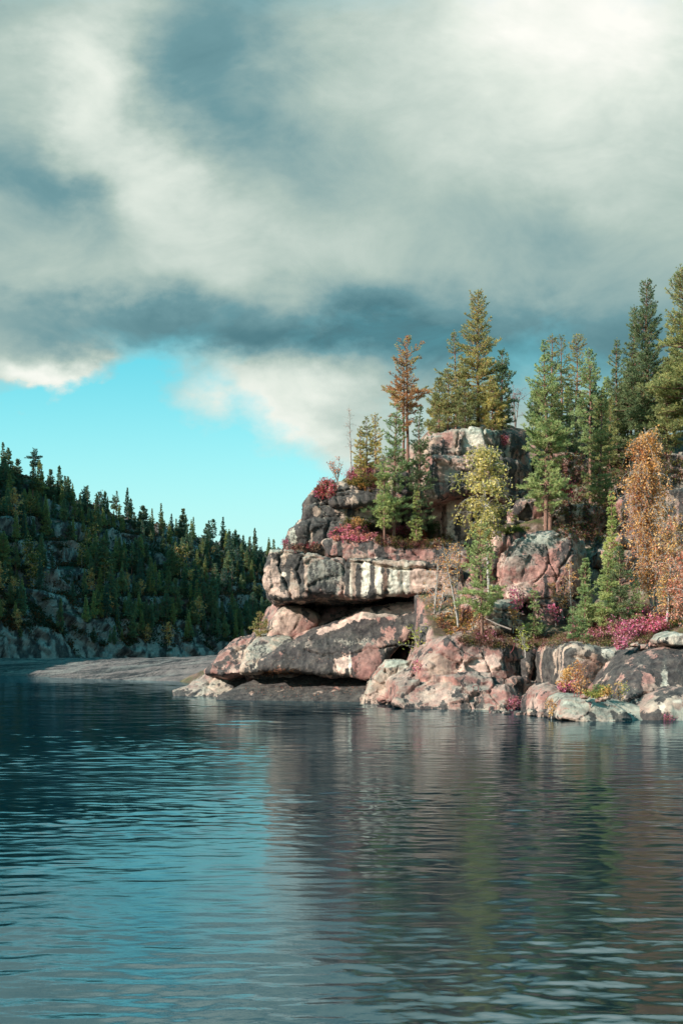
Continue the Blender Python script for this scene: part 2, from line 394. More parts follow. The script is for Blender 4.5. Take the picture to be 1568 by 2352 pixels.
# ================================================================== water
def build_water():
    ys = np.concatenate([np.arange(-40, 3, 1.5), 3 * (130 / 3) ** np.linspace(0, 1, 1300), np.linspace(134, 900, 60)])
    k = 560; xs01 = np.linspace(-1, 1, k); xs01 = np.sign(xs01) * np.abs(xs01) ** 1.0
    half = np.maximum(6, np.abs(ys) * .44 + 3)
    X = half[:, None] * xs01[None, :]; Yg = np.repeat(ys[:, None], k, 1)
    # outermost columns run out to the shore far to either side
    X[:, 0] = -420; X[:, -1] = 420
    P = np.stack([X.ravel(), Yg.ravel(), np.zeros(X.size)], 1)
    z = np.zeros(len(P)); fall = smooth(220, 120, P[:, 1]) * smooth(0, 3, P[:, 1])
    wx = P[:, 0] + .6 * fbm(P * .25, 2); 
    far = smooth(30, 60, P[:, 1])
    z += .050 * far * perlin(np.stack([wx * .22, P[:, 1] * .50, P[:, 2] + 1], 1))
    z += (.016 + .02 * far) * perlin(np.stack([wx * .50, P[:, 1] * 1.1, P[:, 2]], 1))
    z += .019 * perlin(np.stack([wx * .9 + 5, P[:, 1] * 2.1, P[:, 2] + 3], 1)) * smooth(110, 60, P[:, 1])
    z += .016 * perlin(np.stack([wx * 1.6 + P[:, 1] * .5, P[:, 1] * 4.0, P[:, 2] + 9], 1)) * smooth(60, 34, P[:, 1])
    z += .0085 * perlin(np.stack([wx * 3.2 - P[:, 1] * 1., P[:, 1] * 7.5, P[:, 2] + 5], 1)) * smooth(34, 18, P[:, 1])
    z += .0035 * perlin(np.stack([wx * 6.5 + P[:, 1] * 1., P[:, 1] * 14, P[:, 2] + 7], 1)) * smooth(16, 10, P[:, 1])
    patch = .55 + .9 * smooth(-.25, .25, fbm(P * (.05, .09, 1), 3))
    P[:, 2] = z * fall * patch * .82
    m, g, b, o = mat_base('river_water')
    pos = g.n('ShaderNodeNewGeometry').outputs['Position']
    a = g.noise(g.vmap(pos, (.42, 1.0, 1)), 3.4, 6, .68).outputs[0]
    c = g.noise(g.vmap(pos, (.05, .13, 1), (4, 4, 0)), 1.0, 4, .6).outputs[0]
    bp = g.n('ShaderNodeBump'); bp.inputs['Distance'].default_value = .006
    g.put(bp.inputs['Strength'], g.ramp(c, [(.38, (.35,) * 3), (.6, (1,) * 3)]))
    g.put(bp.inputs['Height'], a)
    d = g.n('ShaderNodeBsdfDiffuse'); d.inputs[0].default_value = (.0, .016, .027, 1)
    gl = g.n('ShaderNodeBsdfGlossy'); gl.inputs['Color'].default_value = (.75, .94, 1.0, 1); gl.inputs['Roughness'].default_value = .03
    fr = g.n('ShaderNodeFresnel'); fr.inputs['IOR'].default_value = 3.6
    for q in (d, gl, fr): g.put(q.inputs['Normal'], bp.outputs[0])
    mx = g.n('ShaderNodeMixShader')
    for i, q in enumerate((fr, d, gl)): g.nt.links.new(q.outputs[0], mx.inputs[i])
    g.nt.links.new(mx.outputs[0], o.inputs[0]); g.nt.nodes.remove(b)
    w = mesh('river_water', P, grid_faces(*X.shape)[:, ::-1], m); tag(w, kind='structure')
    # the bed under it, seen by no one, closes the place
    bm_, g2, b2, o2 = mat_base('river_bed'); b2.inputs['Base Color'].default_value = (.05, .05, .045, 1)
    gv = np.array([(-2500, -2500, -3), (2500, -2500, -3), (2500, 2500, -3), (-2500, 2500, -3)], float)
    tag(mesh('ground', gv, [(0, 1, 2, 3)], bm_), kind='structure')
build_water()

# ================================================================== the cliff
cliff = empty('cliff', tuple(at(850, VH, 80) * (1, 1, 0))); tag(cliff, kind='structure')
smooth_d = dict(amp=.22, chunk=.05, cs=2.2, crack=.03, fine=.03)
rough_d = dict(amp=.2, chunk=.46, cs=2.0, crack=.2, strata=.2, fine=.05)
face_d = dict(amp=.22, chunk=.26, cs=2.4, crack=.16, strata=.15, fine=.05)
def cb(name, poly, Y, **k):
    k.setdefault('seed', len(BV) + 3); return block(name, poly, Y, parent=cliff, **k)

# overhanging bow
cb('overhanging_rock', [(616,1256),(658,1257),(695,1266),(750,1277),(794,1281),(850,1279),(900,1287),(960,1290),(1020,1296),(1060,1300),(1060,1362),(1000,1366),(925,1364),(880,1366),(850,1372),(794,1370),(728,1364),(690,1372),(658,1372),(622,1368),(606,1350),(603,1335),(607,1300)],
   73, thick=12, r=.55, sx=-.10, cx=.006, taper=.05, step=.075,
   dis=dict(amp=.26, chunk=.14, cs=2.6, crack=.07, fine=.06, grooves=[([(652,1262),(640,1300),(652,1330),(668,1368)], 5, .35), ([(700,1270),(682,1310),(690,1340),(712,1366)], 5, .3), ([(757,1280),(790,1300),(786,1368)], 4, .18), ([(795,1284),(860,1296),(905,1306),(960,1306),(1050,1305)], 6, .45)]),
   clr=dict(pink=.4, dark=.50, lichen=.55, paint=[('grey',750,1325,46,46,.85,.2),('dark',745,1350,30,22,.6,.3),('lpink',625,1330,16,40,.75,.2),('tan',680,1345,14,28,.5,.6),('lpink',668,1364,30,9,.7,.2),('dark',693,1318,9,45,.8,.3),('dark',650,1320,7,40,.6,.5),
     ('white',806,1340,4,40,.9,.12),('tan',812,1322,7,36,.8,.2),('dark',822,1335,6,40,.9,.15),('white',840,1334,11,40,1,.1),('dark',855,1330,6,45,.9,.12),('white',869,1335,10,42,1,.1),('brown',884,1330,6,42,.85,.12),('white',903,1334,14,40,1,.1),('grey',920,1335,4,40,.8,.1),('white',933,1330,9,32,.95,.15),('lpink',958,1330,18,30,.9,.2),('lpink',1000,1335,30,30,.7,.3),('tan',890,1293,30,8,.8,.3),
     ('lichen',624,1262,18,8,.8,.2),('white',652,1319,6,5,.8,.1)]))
# thin course above the bow and the ledge that carries the heath
cb('rock_ledge', [(740,1240),(770,1232),(830,1228),(900,1238),(960,1245),(1010,1243),(1045,1240),(1075,1258),(1070,1300),(975,1306),(893,1304),(850,1284),(794,1284),(750,1276)],
   75.5, thick=10, r=.5, sz=.35, sx=-.03, taper=.1, step=.08, dis=dict(amp=.35, chunk=.22, cs=2.8, crack=.10, fine=.05, grooves=[([(800,1245),(850,1275),(900,1285)],4,.25),([(920,1250),(960,1275),(985,1305)],4,.2)]),
   clr=dict(pink=.75, dark=.42, lichen=.4, paint=[('white',865,1290,10,12,.85,.2),('tan',825,1280,24,8,.7,.3),('red',960,1285,50,20,.6,.4)]))
# dark humps at the left shoulder
cb('rock_shoulder', [(662,1254),(664,1230),(672,1216),(690,1197),(700,1190),(740,1188),(790,1196),(830,1200),(850,1235),(800,1262),(757,1274),(700,1266)],
   77, thick=9, r=1.2, taper=.2, dis=dict(amp=.25, chunk=.22, cs=3.0, crack=.10, strata=.10, grooves=[([(758,1195),(745,1230),(760,1270)],5,.4),([(712,1195),(705,1262)],4,.25)]),
   clr=dict(pink=.3, dark=.72, lichen=.5, paint=[('dark',725,1225,60,34,.85,.3),('lichen',671,1235,8,20,.8,.3),('tan',713,1240,6,25,.7,.3)]))
cb('rock_shelf', [(697,1200),(700,1172),(720,1160),(745,1158),(765,1168),(830,1166),(860,1168),(875,1205),(800,1212),(760,1200)],
   77.8, thick=8, r=.45, dis=face_d, clr=dict(pink=.35, dark=.62, lichen=.6, paint=[('tan',726,1175,10,12,.8,.3),('tan',840,1180,22,14,.8,.3),('tan',812,1185,10,10,.6,.3)]))
cb('rock_knob', [(702,1176),(704,1146),(716,1128),(742,1110),(762,1106),(780,1120),(770,1150),(745,1162),(722,1164)],
   78.2, thick=8, r=.5, dis=face_d, clr=dict(pink=.5, dark=.6, lichen=.4))
cb('rock_slab', [(756,1162),(758,1130),(757,1112),(778,1100),(806,1106),(835,1094),(880,1082),(940,1080),(945,1150),(900,1162),(840,1158),(815,1163),(780,1168)],
   77.4, thick=9, r=.7, sz=.3, dis=dict(amp=.25, chunk=.22, cs=3.0, crack=.10, strata=.10, grooves=[([(765,1136),(800,1122),(850,1128)],4,.3),([(770,1110),(775,1160)],4,.2)]),
   clr=dict(pink=.55, dark=.66, lichen=.45, paint=[('tan',812,1145,8,14,.6,.3),('dark',850,1115,30,18,.7,.3)]))
# recessed pale wall under the summit block
cb('recessed_wall', [(840,1160),(880,1130),(960,1125),(1110,1110),(1150,1140),(1130,1240),(1080,1262),(1000,1252),(860,1240)],
   80.5, thick=6, r=.3, sx=-.08, cx=.004, dis=dict(amp=.2, chunk=.14, cs=1.8, crack=.12, fine=.05, grooves=[([(1018,1150),(1012,1200),(1020,1245)],4,.35),([(985,1150),(982,1240)],4,.3),([(925,1150),(922,1235)],6,.5),([(1062,1150),(1058,1240)],3,.15)]),
   clr=dict(pink=.5, dark=.5, lichen=.3, paint=[('white',1035,1190,14,60,.8,.3),('lpink',1060,1200,18,60,.85,.3),('dark',985,1190,7,60,.9,.2),('tan',968,1195,8,50,.8,.3),('tan',1000,1200,6,50,.7,.3),('brown',1020,1185,6,60,.8,.2),('dark',925,1190,8,50,.9,.2),('tan',850,1185,30,20,.7,.3),('red',895,1195,24,50,.6,.3)]))
# summit blocks, left of the gully; shade on their right painted as dark colour
cb('summit_rock', [(968,1152),(972,1118),(985,1085),(990,1046),(1040,1044),(1130,1042),(1190,1046),(1232,1060),(1238,1110),(1215,1150),(1150,1132),(1106,1128),(1054,1135),(1010,1146)],
   77.5, thick=12, r=.8, sx=-.04, sz=-.06, cx=.004, kink=((1125, .95),), dis=dict(amp=.2, chunk=.26, cs=2.8, crack=.12, strata=.10, grooves=[([(1000,1066),(1050,1070),(1100,1060)],4,.25),([(1120,1045),(1135,1090),(1125,1130)],6,.4)]),
   clr=dict(pink=.62, dark=.30, lichen=.6, paint=[('lpink',1050,1062,40,14,.7,.4),('tan',1012,1080,20,20,.5,.5),('lichen',1040,1095,30,14,.5,.5),('dark',1190,1080,50,50,.6,.4)]))
cb('summit_cap', [(976,1046),(977,1010),(981,996),(1013,990),(1030,984),(1060,978),(1105,977),(1148,979),(1195,984),(1218,1004),(1236,1030),(1236,1062),(1180,1052),(1100,1046),(1040,1050)],
   78.2, thick=12, r=.8, sx=-.03, cx=.004, kink=((1115, .95),), dis=dict(amp=.18, chunk=.34, cs=3.0, crack=.14, strata=.06, grooves=[([(1056,980),(1050,1010),(1048,1046)],4,.3),([(1110,980),(1118,1010),(1140,1048)],6,.5)]),
   clr=dict(pink=.45, dark=.18, lichen=.75, paint=[('white',1085,1005,24,26,.8,.4),('lichen',1120,990,40,10,.8,.3),('dark',1000,1030,16,16,.6,.5),('pink',1028,1010,18,24,.5,.4),('dark',1175,1015,50,34,.75,.4)]))
cb('gully_wall', [(1100,1125),(1160,1118),(1230,1095),(1262,1060),(1300,1080),(1290,1180),(1230,1225),(1150,1235),(1090,1260),(1075,1190)],
   83, thick=8, r=.5, sx=.3, dis=rough_d, clr=dict(pink=.6, dark=.6, lichen=.3))
cb('gully_slab', [(1165,1215),(1172,1168),(1200,1150),(1232,1130),(1262,1140),(1265,1200),(1240,1228)],
   78, thick=6, r=.5, sx=.15, dis=rough_d, clr=dict(pink=.75, dark=.35, lichen=.5))
# pink pinnacle and the big boulder's neighbours
cb('pinnacle', [(1118,1262),(1128,1238),(1150,1217),(1172,1210),(1200,1213),(1222,1228),(1200,1258),(1166,1302),(1150,1345),(1130,1378),(1100,1390),(1060,1390),(1075,1330),(1100,1290)],
   71.5, thick=7, r=.5, sx=.25, dis=dict(amp=.3, chunk=.3, cs=1.8, crack=.12, grooves=[([(1165,1225),(1150,1290),(1125,1340)],6,.35)]),
   clr=dict(pink=.95, dark=.22, lichen=.35, paint=[('lpink',1135,1250,14,20,.7,.3),('moss',1170,1214,40,6,.9,.2)]))
cb('fissure_wall', [(930,1585),(940,1530),(945,1490),(965,1450),(995,1396),(1040,1380),(1090,1385),(1085,1445),(1040,1474),(1000,1500),(968,1550),(965,1585)],
   74, thick=7, r=.4, sx=.1, dis=rough_d, clr=dict(pink=.6, dark=.35, lichen=.5, paint=[('white',1000,1430,24,22,.6,.4),('lpink',985,1410,26,14,.6,.4)]))
cb('fallen_slab', [(1050,1430),(1070,1385),(1110,1360),(1150,1350),(1165,1385),(1125,1400),(1110,1430),(1080,1450)],
   69.5, thick=5, r=.4, dis=rough_d, clr=dict(pink=.85, dark=.35, lichen=.4))
# recess under the bow
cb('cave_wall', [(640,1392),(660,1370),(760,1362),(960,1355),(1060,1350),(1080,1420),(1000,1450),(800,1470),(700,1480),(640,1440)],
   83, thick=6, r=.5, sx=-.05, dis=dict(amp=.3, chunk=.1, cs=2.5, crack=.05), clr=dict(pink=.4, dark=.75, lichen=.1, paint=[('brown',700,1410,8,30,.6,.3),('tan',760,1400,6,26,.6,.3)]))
cb('lit_trough', [(655,1500),(672,1470),(700,1452),(733,1425),(748,1398),(775,1385),(830,1378),(900,1372),(985,1374),(960,1395),(880,1400),(800,1425),(740,1460),(700,1500)],
   78.3, thick=6, r=.7, sz=.8, sx=.05, dis=smooth_d, clr=dict(pink=.7, dark=.25, lichen=.15, paint=[('lpink',740,1440,50,16,.6,.3),('dark',860,1385,60,6,.8,.3)]))
cb('lit_boss', [(612,1464),(622,1438),(630,1416),(647,1398),(672,1391),(696,1396),(726,1408),(738,1424),(724,1445),(690,1465),(650,1478),(620,1474)],
   77.6, thick=6, r=.8, sx=-.1, dis=dict(amp=.2, chunk=.06, cs=2., crack=.04, fine=.03, grooves=[([(690,1405),(688,1425),(670,1452)],3,.12)]),
   clr=dict(pink=.55, dark=.05, lichen=.35, paint=[('lpink',655,1430,26,26,.7,.2)]))
# the great leaning slab; shaded front and lit top painted into its colour
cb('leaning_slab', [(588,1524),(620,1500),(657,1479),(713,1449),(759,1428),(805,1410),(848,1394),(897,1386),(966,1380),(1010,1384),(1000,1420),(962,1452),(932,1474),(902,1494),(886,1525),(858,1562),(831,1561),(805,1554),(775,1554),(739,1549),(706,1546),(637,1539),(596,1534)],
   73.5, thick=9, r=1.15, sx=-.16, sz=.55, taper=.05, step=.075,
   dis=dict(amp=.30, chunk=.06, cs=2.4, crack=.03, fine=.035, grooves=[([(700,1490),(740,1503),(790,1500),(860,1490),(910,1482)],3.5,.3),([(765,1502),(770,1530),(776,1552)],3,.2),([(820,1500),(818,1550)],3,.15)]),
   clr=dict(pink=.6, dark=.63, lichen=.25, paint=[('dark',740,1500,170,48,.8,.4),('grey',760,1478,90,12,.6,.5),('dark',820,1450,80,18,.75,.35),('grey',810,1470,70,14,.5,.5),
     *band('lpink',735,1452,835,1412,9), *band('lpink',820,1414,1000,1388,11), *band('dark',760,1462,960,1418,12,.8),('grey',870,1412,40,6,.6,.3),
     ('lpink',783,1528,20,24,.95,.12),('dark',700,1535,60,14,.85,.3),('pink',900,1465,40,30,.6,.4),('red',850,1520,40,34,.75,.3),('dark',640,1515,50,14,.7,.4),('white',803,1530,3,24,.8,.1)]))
cb('left_mound', [(548,1545),(556,1512),(566,1490),(588,1468),(619,1460),(660,1462),(690,1485),(660,1510),(620,1535),(590,1548)],
   75.6, thick=9, r=.55, sx=-.25, sz=.8, dis=dict(amp=.2, chunk=.08, cs=1.8, crack=.05), clr=dict(pink=.3, dark=.25, lichen=.7, paint=[('grey',595,1490,24,20,.6,.3)]))
cb('red_mound', [(470,1545),(490,1524),(501,1503),(522,1486),(558,1470),(590,1464),(620,1480),(610,1535),(560,1550),(510,1552)],
   79, thick=10, r=.4, sx=-.4, sz=.9, dis=face_d, clr=dict(pink=.8, dark=.42, lichen=.2, paint=[('tan',545,1490,16,8,.6,.5)]))
# low slabs running down to the water
cb('tip_slab', [(384,1588),(421,1579),(432,1567),(463,1549),(488,1530),(539,1530),(566,1536),(640,1541),(660,1580),(640,1625),(550,1630),(463,1625),(400,1612)],
   81, thick=12, r=.3, sz=1.6, sx=-.5, taper=.0, dis=dict(amp=.15, chunk=.12, cs=2.6, crack=.06, strata=.10, fine=.03),
   clr=dict(pink=.55, dark=.15, lichen=.55, paint=[('dark',560,1570,60,10,.8,.3),('dark',480,1572,20,3,.7,.3)]))
cb('wet_slab', [(490,1604),(540,1578),(600,1556),(660,1546),(730,1546),(800,1550),(858,1560),(860,1590),(850,1630),(790,1636),(700,1640),(600,1640),(500,1640)],
   73.5, thick=12, r=.5, sz=2.6, sx=-.35, taper=.0, dis=dict(amp=.14, chunk=.05, cs=3, crack=.02, fine=.02),
   clr=dict(pink=.3, dark=1.15, lichen=.05))
cb('base_rock', [(566,1555),(600,1537),(700,1545),(860,1555),(870,1580),(760,1572),(640,1562)],
   76.6, thick=8, r=.25, sx=-.1, dis=rough_d, clr=dict(pink=.6, dark=.45, lichen=.3))
# right of the standing boulder: the pink terrace
cb('terrace_rock', [(966,1578),(964,1558),(970,1542),(996,1505),(1029,1476),(1068,1459),(1100,1462),(1160,1468),(1204,1490),(1222,1500),(1222,1545),(1212,1572),(1180,1566),(1120,1566),(1064,1560),(1020,1572)],
   62.5, thick=8, r=.55, sx=-.02, sz=.25, cx=.005, kink=((1165, 1.3),), step=.07, dis=dict(amp=.2, chunk=.55, cs=2.6, crack=.2, fine=.04, grooves=[([(1055,1480),(1060,1520),(1050,1560)],4,.25),([(1110,1500),(1125,1540),(1120,1566)],4,.25),([(1160,1500),(1172,1545)],4,.25)]),
   clr=dict(pink=1.05, dark=.18, lichen=.35, paint=[('lpink',1100,1530,50,24,.75,.3),('tan',1010,1530,36,36,.6,.4),('grey',1130,1480,50,10,.6,.4),('dark',1150,1485,24,10,.5,.4)]))
cb('lower_terrace', [(918,1592),(920,1580),(960,1570),(1000,1560),(1062,1558),(1130,1562),(1190,1568),(1208,1580),(1206,1612),(1200,1652),(1120,1652),(1060,1650),(990,1640),(930,1632),(905,1615)],
   60.3, thick=8, r=.4, sx=-.22, sz=.8, kink=((1160, 1.2),), step=.07, dis=dict(amp=.18, chunk=.5, cs=2.6, crack=.2, fine=.04),
   clr=dict(pink=.8, dark=.20, lichen=.45, paint=[('lpink',1000,1600,50,18,.5,.4),('grey',1080,1580,40,8,.6,.4),('dark',1100,1612,14,24,.6,.4)]))
cb('shadow_wall', [(1195,1500),(1230,1486),(1290,1480),(1325,1486),(1330,1560),(1310,1600),(1280,1640),(1190,1645),(1185,1580)],
   65, thick=8, r=.4, sx=1.2, dis=dict(amp=.3, chunk=.5, cs=1.4, crack=.14), clr=dict(pink=.7, dark=.35, lichen=.2))
cb('shadow_step', [(1178,1562),(1215,1560),(1240,1580),(1255,1620),(1250,1645),(1150,1645),(1150,1600)],
   61.5, thick=5, r=.35, sx=1.0, dis=dict(amp=.2, chunk=.4, cs=1.1, crack=.12), clr=dict(pink=.7, dark=.3, lichen=.25))
cb('grey_wall', [(1302,1600),(1306,1500),(1312,1486),(1345,1484),(1385,1490),(1440,1496),(1500,1500),(1520,1560),(1500,1620),(1400,1630),(1330,1630)],
   56.5, thick=8, r=.7, sx=-.05, sz=.1, cx=.01, dis=dict(amp=.3, chunk=.10, cs=2.4, crack=.07, grooves=[([(1312,1508),(1350,1512),(1385,1530),(1390,1575)],4,.25)]),
   clr=dict(pink=.45, dark=.48, lichen=.4, paint=[('brown',1345,1545,34,34,.75,.3),('tan',1335,1495,14,6,.7,.3),('white',1395,1500,12,10,.7,.4),('grey',1400,1545,16,40,.6,.4),('pink',1405,1560,10,30,.5,.4)]))
cb('dark_slab', [(1400,1640),(1420,1580),(1450,1540),(1490,1510),(1530,1497),(1590,1490),(1680,1500),(1690,1660),(1560,1660),(1480,1650)],
   52, thick=9, r=1.2, sx=.05, sz=.7, step=.07, dis=dict(amp=.2, chunk=.05, cs=2.6, crack=.03, grooves=[([(1440,1610),(1480,1590),(1530,1585),(1600,1600)],4,.25)]),
   clr=dict(pink=.5, dark=.72, lichen=.25, paint=[('lichen',1525,1545,8,50,.7,.4,),('pink',1490,1560,18,14,.7,.3),('lichen',1450,1590,22,20,.5,.5),('white',1530,1590,6,44,.6,.3),('grey',1470,1520,8,20,.5,.5)]))
cb('striped_slab', [(1470,1655),(1500,1620),(1530,1598),(1570,1585),(1640,1590),(1640,1680),(1520,1680)],
   49.3, thick=7, r=.9, sx=.05, sz=.5, dis=smooth_d, clr=dict(pink=.4, dark=.45, lichen=.35, paint=[('white',1555,1610,14,5,.7,.3),('lichen',1560,1640,24,18,.8,.3),('white',1520,1625,6,14,.7,.3)]))

# wooded slope and plateau behind the cliff: one sheet of ground
def ground_points():
    raw = [(1000,1484,66),(1107,1474,66),(1170,1474,66),(1226,1476,65),(1315,1480,61.5),(1400,1484,60.5),(1568,1480,58),(1700,1478,55),
        (1100,1446,69),(1250,1440,68),(1400,1440,65),(1568,1438,63),(1700,1440,60),(1130,1388,71),(1240,1396,70.5),(1330,1404,70),(1450,1400,68),(1568,1390,67),
        (1170,1222,77),(1260,1219,76),(1357,1160,79),(1430,1162,78.5),(1520,1230,76),(1640,1210,76),(1240,1075,86),(1330,1040,86),(1440,1020,86),(1560,1020,86),
        (1180,984,88),(1300,1002,90),(1415,1008,90),(1568,1000,90),(1720,990,90),(1100,986,86),(1000,995,86),(1060,985,92),(900,1078,86),(840,1090,85),(780,1110,84),(740,1135,84),
        (950,1060,92),(860,1232,81),(960,1238,80.5),(1030,1244,80.5),(1080,1262,79.5)]
    P = [tuple(at(*r)) for r in raw]
    P += [(-4, 84, 9), (2, 84, 9), (8, 82, 8), (-9, 88, 2), (-14, 95, -1.5), (-20, 110, -2), (-10, 120, 3), (34, 40, 1.), (45, 30, -1.2), (60, -20, -1.2),
          (-15, 84, -1.5), (-16, 100, -1.5), (34, 52, 5), (60, 60, 12), (90, 40, 14), (90, 0, 10), (0, 120, 18), (20, 125, 18), (50, 125, 18), (90, 110, 20), (30, 160, 14), (120, 160, 14), (-25, 170, 0), (0, 200, 4), (60, 240, 5), (160, 240, 5), (160, 40, 20)]
    return P
GP = ground_points()
def ground_z(X, Y):
    X = np.asarray(X, float); Y = np.asarray(Y, float)
    q = np.stack([X, Y, 0 * X], -1).reshape(-1, 3)
    z = rbf(GP, X, Y) + (.35 * fbm(q * .16, 3) + .28 * fbm(q * .6 + 9, 4)).reshape(X.shape)
    yb = np.interp(X, [-30, -16, -10, -5, 3.7, 5.0, 6, 11, 12.3, 13.5, 17, 19, 24, 34, 45, 60], [140, 92, 88, 84.5, 84.5, 80, 65.5, 65.3, 65, 59.5, 59, 56, 55.5, 46, 30, -10])
    return -1.6 + (z + 1.6) * smooth(0, 1.0, Y - yb)
xs = np.concatenate([np.linspace(-26, 44, 300), np.linspace(45, 170, 50)]); ys = np.concatenate([np.linspace(-20, 47, 25), np.linspace(48, 100, 230), np.linspace(102, 240, 50)])
GX, GY = np.meshgrid(xs, ys, indexing='ij'); GZ = ground_z(GX, GY)
V = np.stack([GX.ravel(), GY.ravel(), GZ.ravel()], 1).astype(np.float32); Q = grid_faces(*GX.shape)
N = normals(V, Q); N *= np.sign(N[:, 2:3] + 1e-9)
# broken rock where it is steep
V2 = V + N * (rock_displace(V, N, amp=.1, chunk=.8, cs=2.4, crack=.12, seed=4) * smooth(.85, .6, N[:, 2]))[:, None]
N2 = normals(V2, Q); N2 *= np.sign(N2[:, 2:3] + 1e-9)
rc = rock_colour(V2, N2, pink=.75, dark=.32, lichen=.5, seed=9)
soil = lerp(lerp(np.tile(col((.11, .075, .05)), (len(V), 1)), col((.085, .10, .035)), smooth(-.1, .25, fbm(V * .8, 4))), col((.30, .17, .14)), smooth(.05, .35, fbm(V * 1.6 + 40, 4)) * .7)
Cg = lerp(rc, np.concatenate([soil, np.zeros((len(V), 1))], 1), smooth(.62, .8, N2[:, 2] + .25 * fbm(V2 * .9 + 3, 3)))
tag(mesh('hillside_ground', V2, Q, M_ROCK, None, (0, 0, 0), Cg), kind='structure')
BV.append((V2, Q[:, ::1]))

# rocks that lie apart: each a thing of its own
def boulder(name, label, poly, Y, group=None, **k):
    k.setdefault('seed', len(BV) + 3); o = block(name, poly, Y, **k); return tag(o, label, 'boulder', group)
boulder('boulder', 'huge pink boulder with a grey lichened crown, on the slope below the twin-trunked pine',
   [(1153,1356),(1154,1330),(1160,1300),(1178,1268),(1200,1240),(1222,1226),(1255,1219),(1310,1217),(1343,1223),(1378,1236),(1385,1262),(1372,1300),(1345,1335),(1325,1362),(1310,1380),(1236,1380),(1168,1384),(1156,1374)],
   69, thick=7.5, r=.7, sx=.0, sz=.22, cx=.015, kink=((1312, 1.7),), taper=.1, step=.065,
   dis=dict(amp=.24, chunk=.26, cs=2.6, crack=.08, fine=.045, grooves=[([(1255,1258),(1262,1290),(1280,1330),(1272,1378)],3.5,.3),([(1262,1290),(1245,1315),(1225,1335)],4,.2),([(1315,1262),(1285,1310),(1280,1330)],4,.2),([(1170,1330),(1205,1355)],3,.1)]),
   clr=dict(pink=.95, dark=.10, lichen=.35, paint=[('grey',1220,1255,50,30,.8,.4),('lichen',1250,1235,60,12,.6,.4),('lpink',1190,1355,36,22,.85,.2),('pink',1245,1300,30,28,.8,.3),('grey',1190,1290,26,24,.5,.5),('dark',1275,1280,10,30,.5,.4),('grey',1350,1260,34,40,.8,.3)]))
boulder('boulder', 'pale upright boulder with one sheer side, standing at the water beside the dark wet slab',
   [(834,1622),(837,1605),(848,1578),(862,1555),(874,1543),(891,1520),(905,1517),(917,1518),(928,1521),(946,1524),(943,1551),(938,1578),(934,1600),(925,1616),(884,1624)],
   67.8, thick=3.6, r=.35, sx=-.05, sz=.15, taper=.05, step=.05, dis=dict(amp=.18, chunk=.18, cs=1.4, crack=.06, fine=.04, grooves=[([(912,1530),(908,1560),(914,1600)],3,.15)]),
   clr=dict(pink=.3, dark=.02, lichen=.6, paint=[('lpink',862,1600,24,18,.6,.3),('lichen',910,1525,34,10,.9,.3),('white',925,1540,14,16,.5,.4)]))
boulder('boulder', 'low whale-backed rock with grey lichen, at the water on the right',
   [(1281,1650),(1290,1628),(1300,1611),(1313,1603),(1350,1606),(1390,1612),(1420,1624),(1437,1634),(1452,1650),(1448,1664),(1400,1664),(1330,1662)],
   48.8, thick=4, r=.5, sz=1.0, sx=.05, taper=.05, step=.045, dis=dict(amp=.12, chunk=.08, cs=1.2, crack=.04, fine=.03),
   clr=dict(pink=.5, dark=.02, lichen=.95, paint=[('lpink',1320,1645,30,10,.6,.3),('lichen',1340,1615,50,12,.6,.3),('dark',1436,1648,10,12,.9,.2)]))
boulder('boulder', 'rounded pink rock in the mouth of the dark cleft, behind the whale-backed rock',
   [(1232,1652),(1236,1620),(1246,1596),(1262,1584),(1285,1584),(1312,1590),(1325,1610),(1322,1652)], 54, thick=4, r=.6, sz=.4, step=.06,
   dis=dict(amp=.15, chunk=.12, cs=1.2, crack=.05), clr=dict(pink=.85, dark=.15, lichen=.4))
boulder('rock_slab', 'thin tapering slab with yellow-green lichen, sloping into the water at the right edge',
   [(1395,1608),(1420,1612),(1460,1624),(1510,1640),(1550,1652),(1600,1662),(1600,1672),(1480,1668),(1420,1655)],
   49.8, thick=4, r=.2, sz=1.6, sx=-.05, taper=.0, step=.05, dis=smooth_d, clr=dict(pink=.2, dark=.05, lichen=1., paint=[('moss',1500,1650,30,4,.5,.4)]))
boulder('boulder', 'grey flat-topped block on the terrace behind the lone pine trunk',
   [(1106,1444),(1110,1415),(1124,1400),(1150,1394),(1178,1396),(1188,1412),(1184,1440),(1150,1448)], 66.5, thick=3, r=.3, step=.06,
   dis=rough_d, clr=dict(pink=.4, dark=.25, lichen=.8))
boulder('boulder', 'rough purplish rock directly under the huge pink boulder',
   [(1228,1440),(1230,1384),(1260,1378),(1310,1378),(1334,1392),(1332,1440),(1280,1446)], 68.3, thick=4, r=.4, step=.07, dis=rough_d, clr=dict(pink=.9, dark=.4, lichen=.2))
boulder('boulder', 'grey lichened rock above the huge pink boulder, right of the twin trunks',
   [(1268,1222),(1272,1185),(1300,1165),(1345,1160),(1384,1166),(1392,1200),(1380,1236),(1330,1232)], 75, thick=5, r=.5, step=.08, dis=rough_d, clr=dict(pink=.6, dark=.35, lichen=.75))
boulder('boulder', 'brown-grey rock half hidden by the bushy pines right of the huge pink boulder',
   [(1382,1330),(1384,1270),(1400,1240),(1430,1230),(1460,1245),(1468,1290),(1450,1340)], 71, thick=5, r=.6, step=.08, dis=rough_d, clr=dict(pink=.6, dark=.3, lichen=.6))
boulder('crag', 'tall purplish-grey crag behind the orange weeping birch',
   [(1420,1300),(1425,1170),(1440,1140),(1500,1128),(1560,1122),(1680,1120),(1700,1330),(1560,1340),(1470,1330)], 74.5, thick=7, r=.5, sx=-.08, step=.1,
   dis=dict(amp=.3, chunk=.25, cs=2.2, crack=.14), clr=dict(pink=.55, dark=.35, lichen=.5))
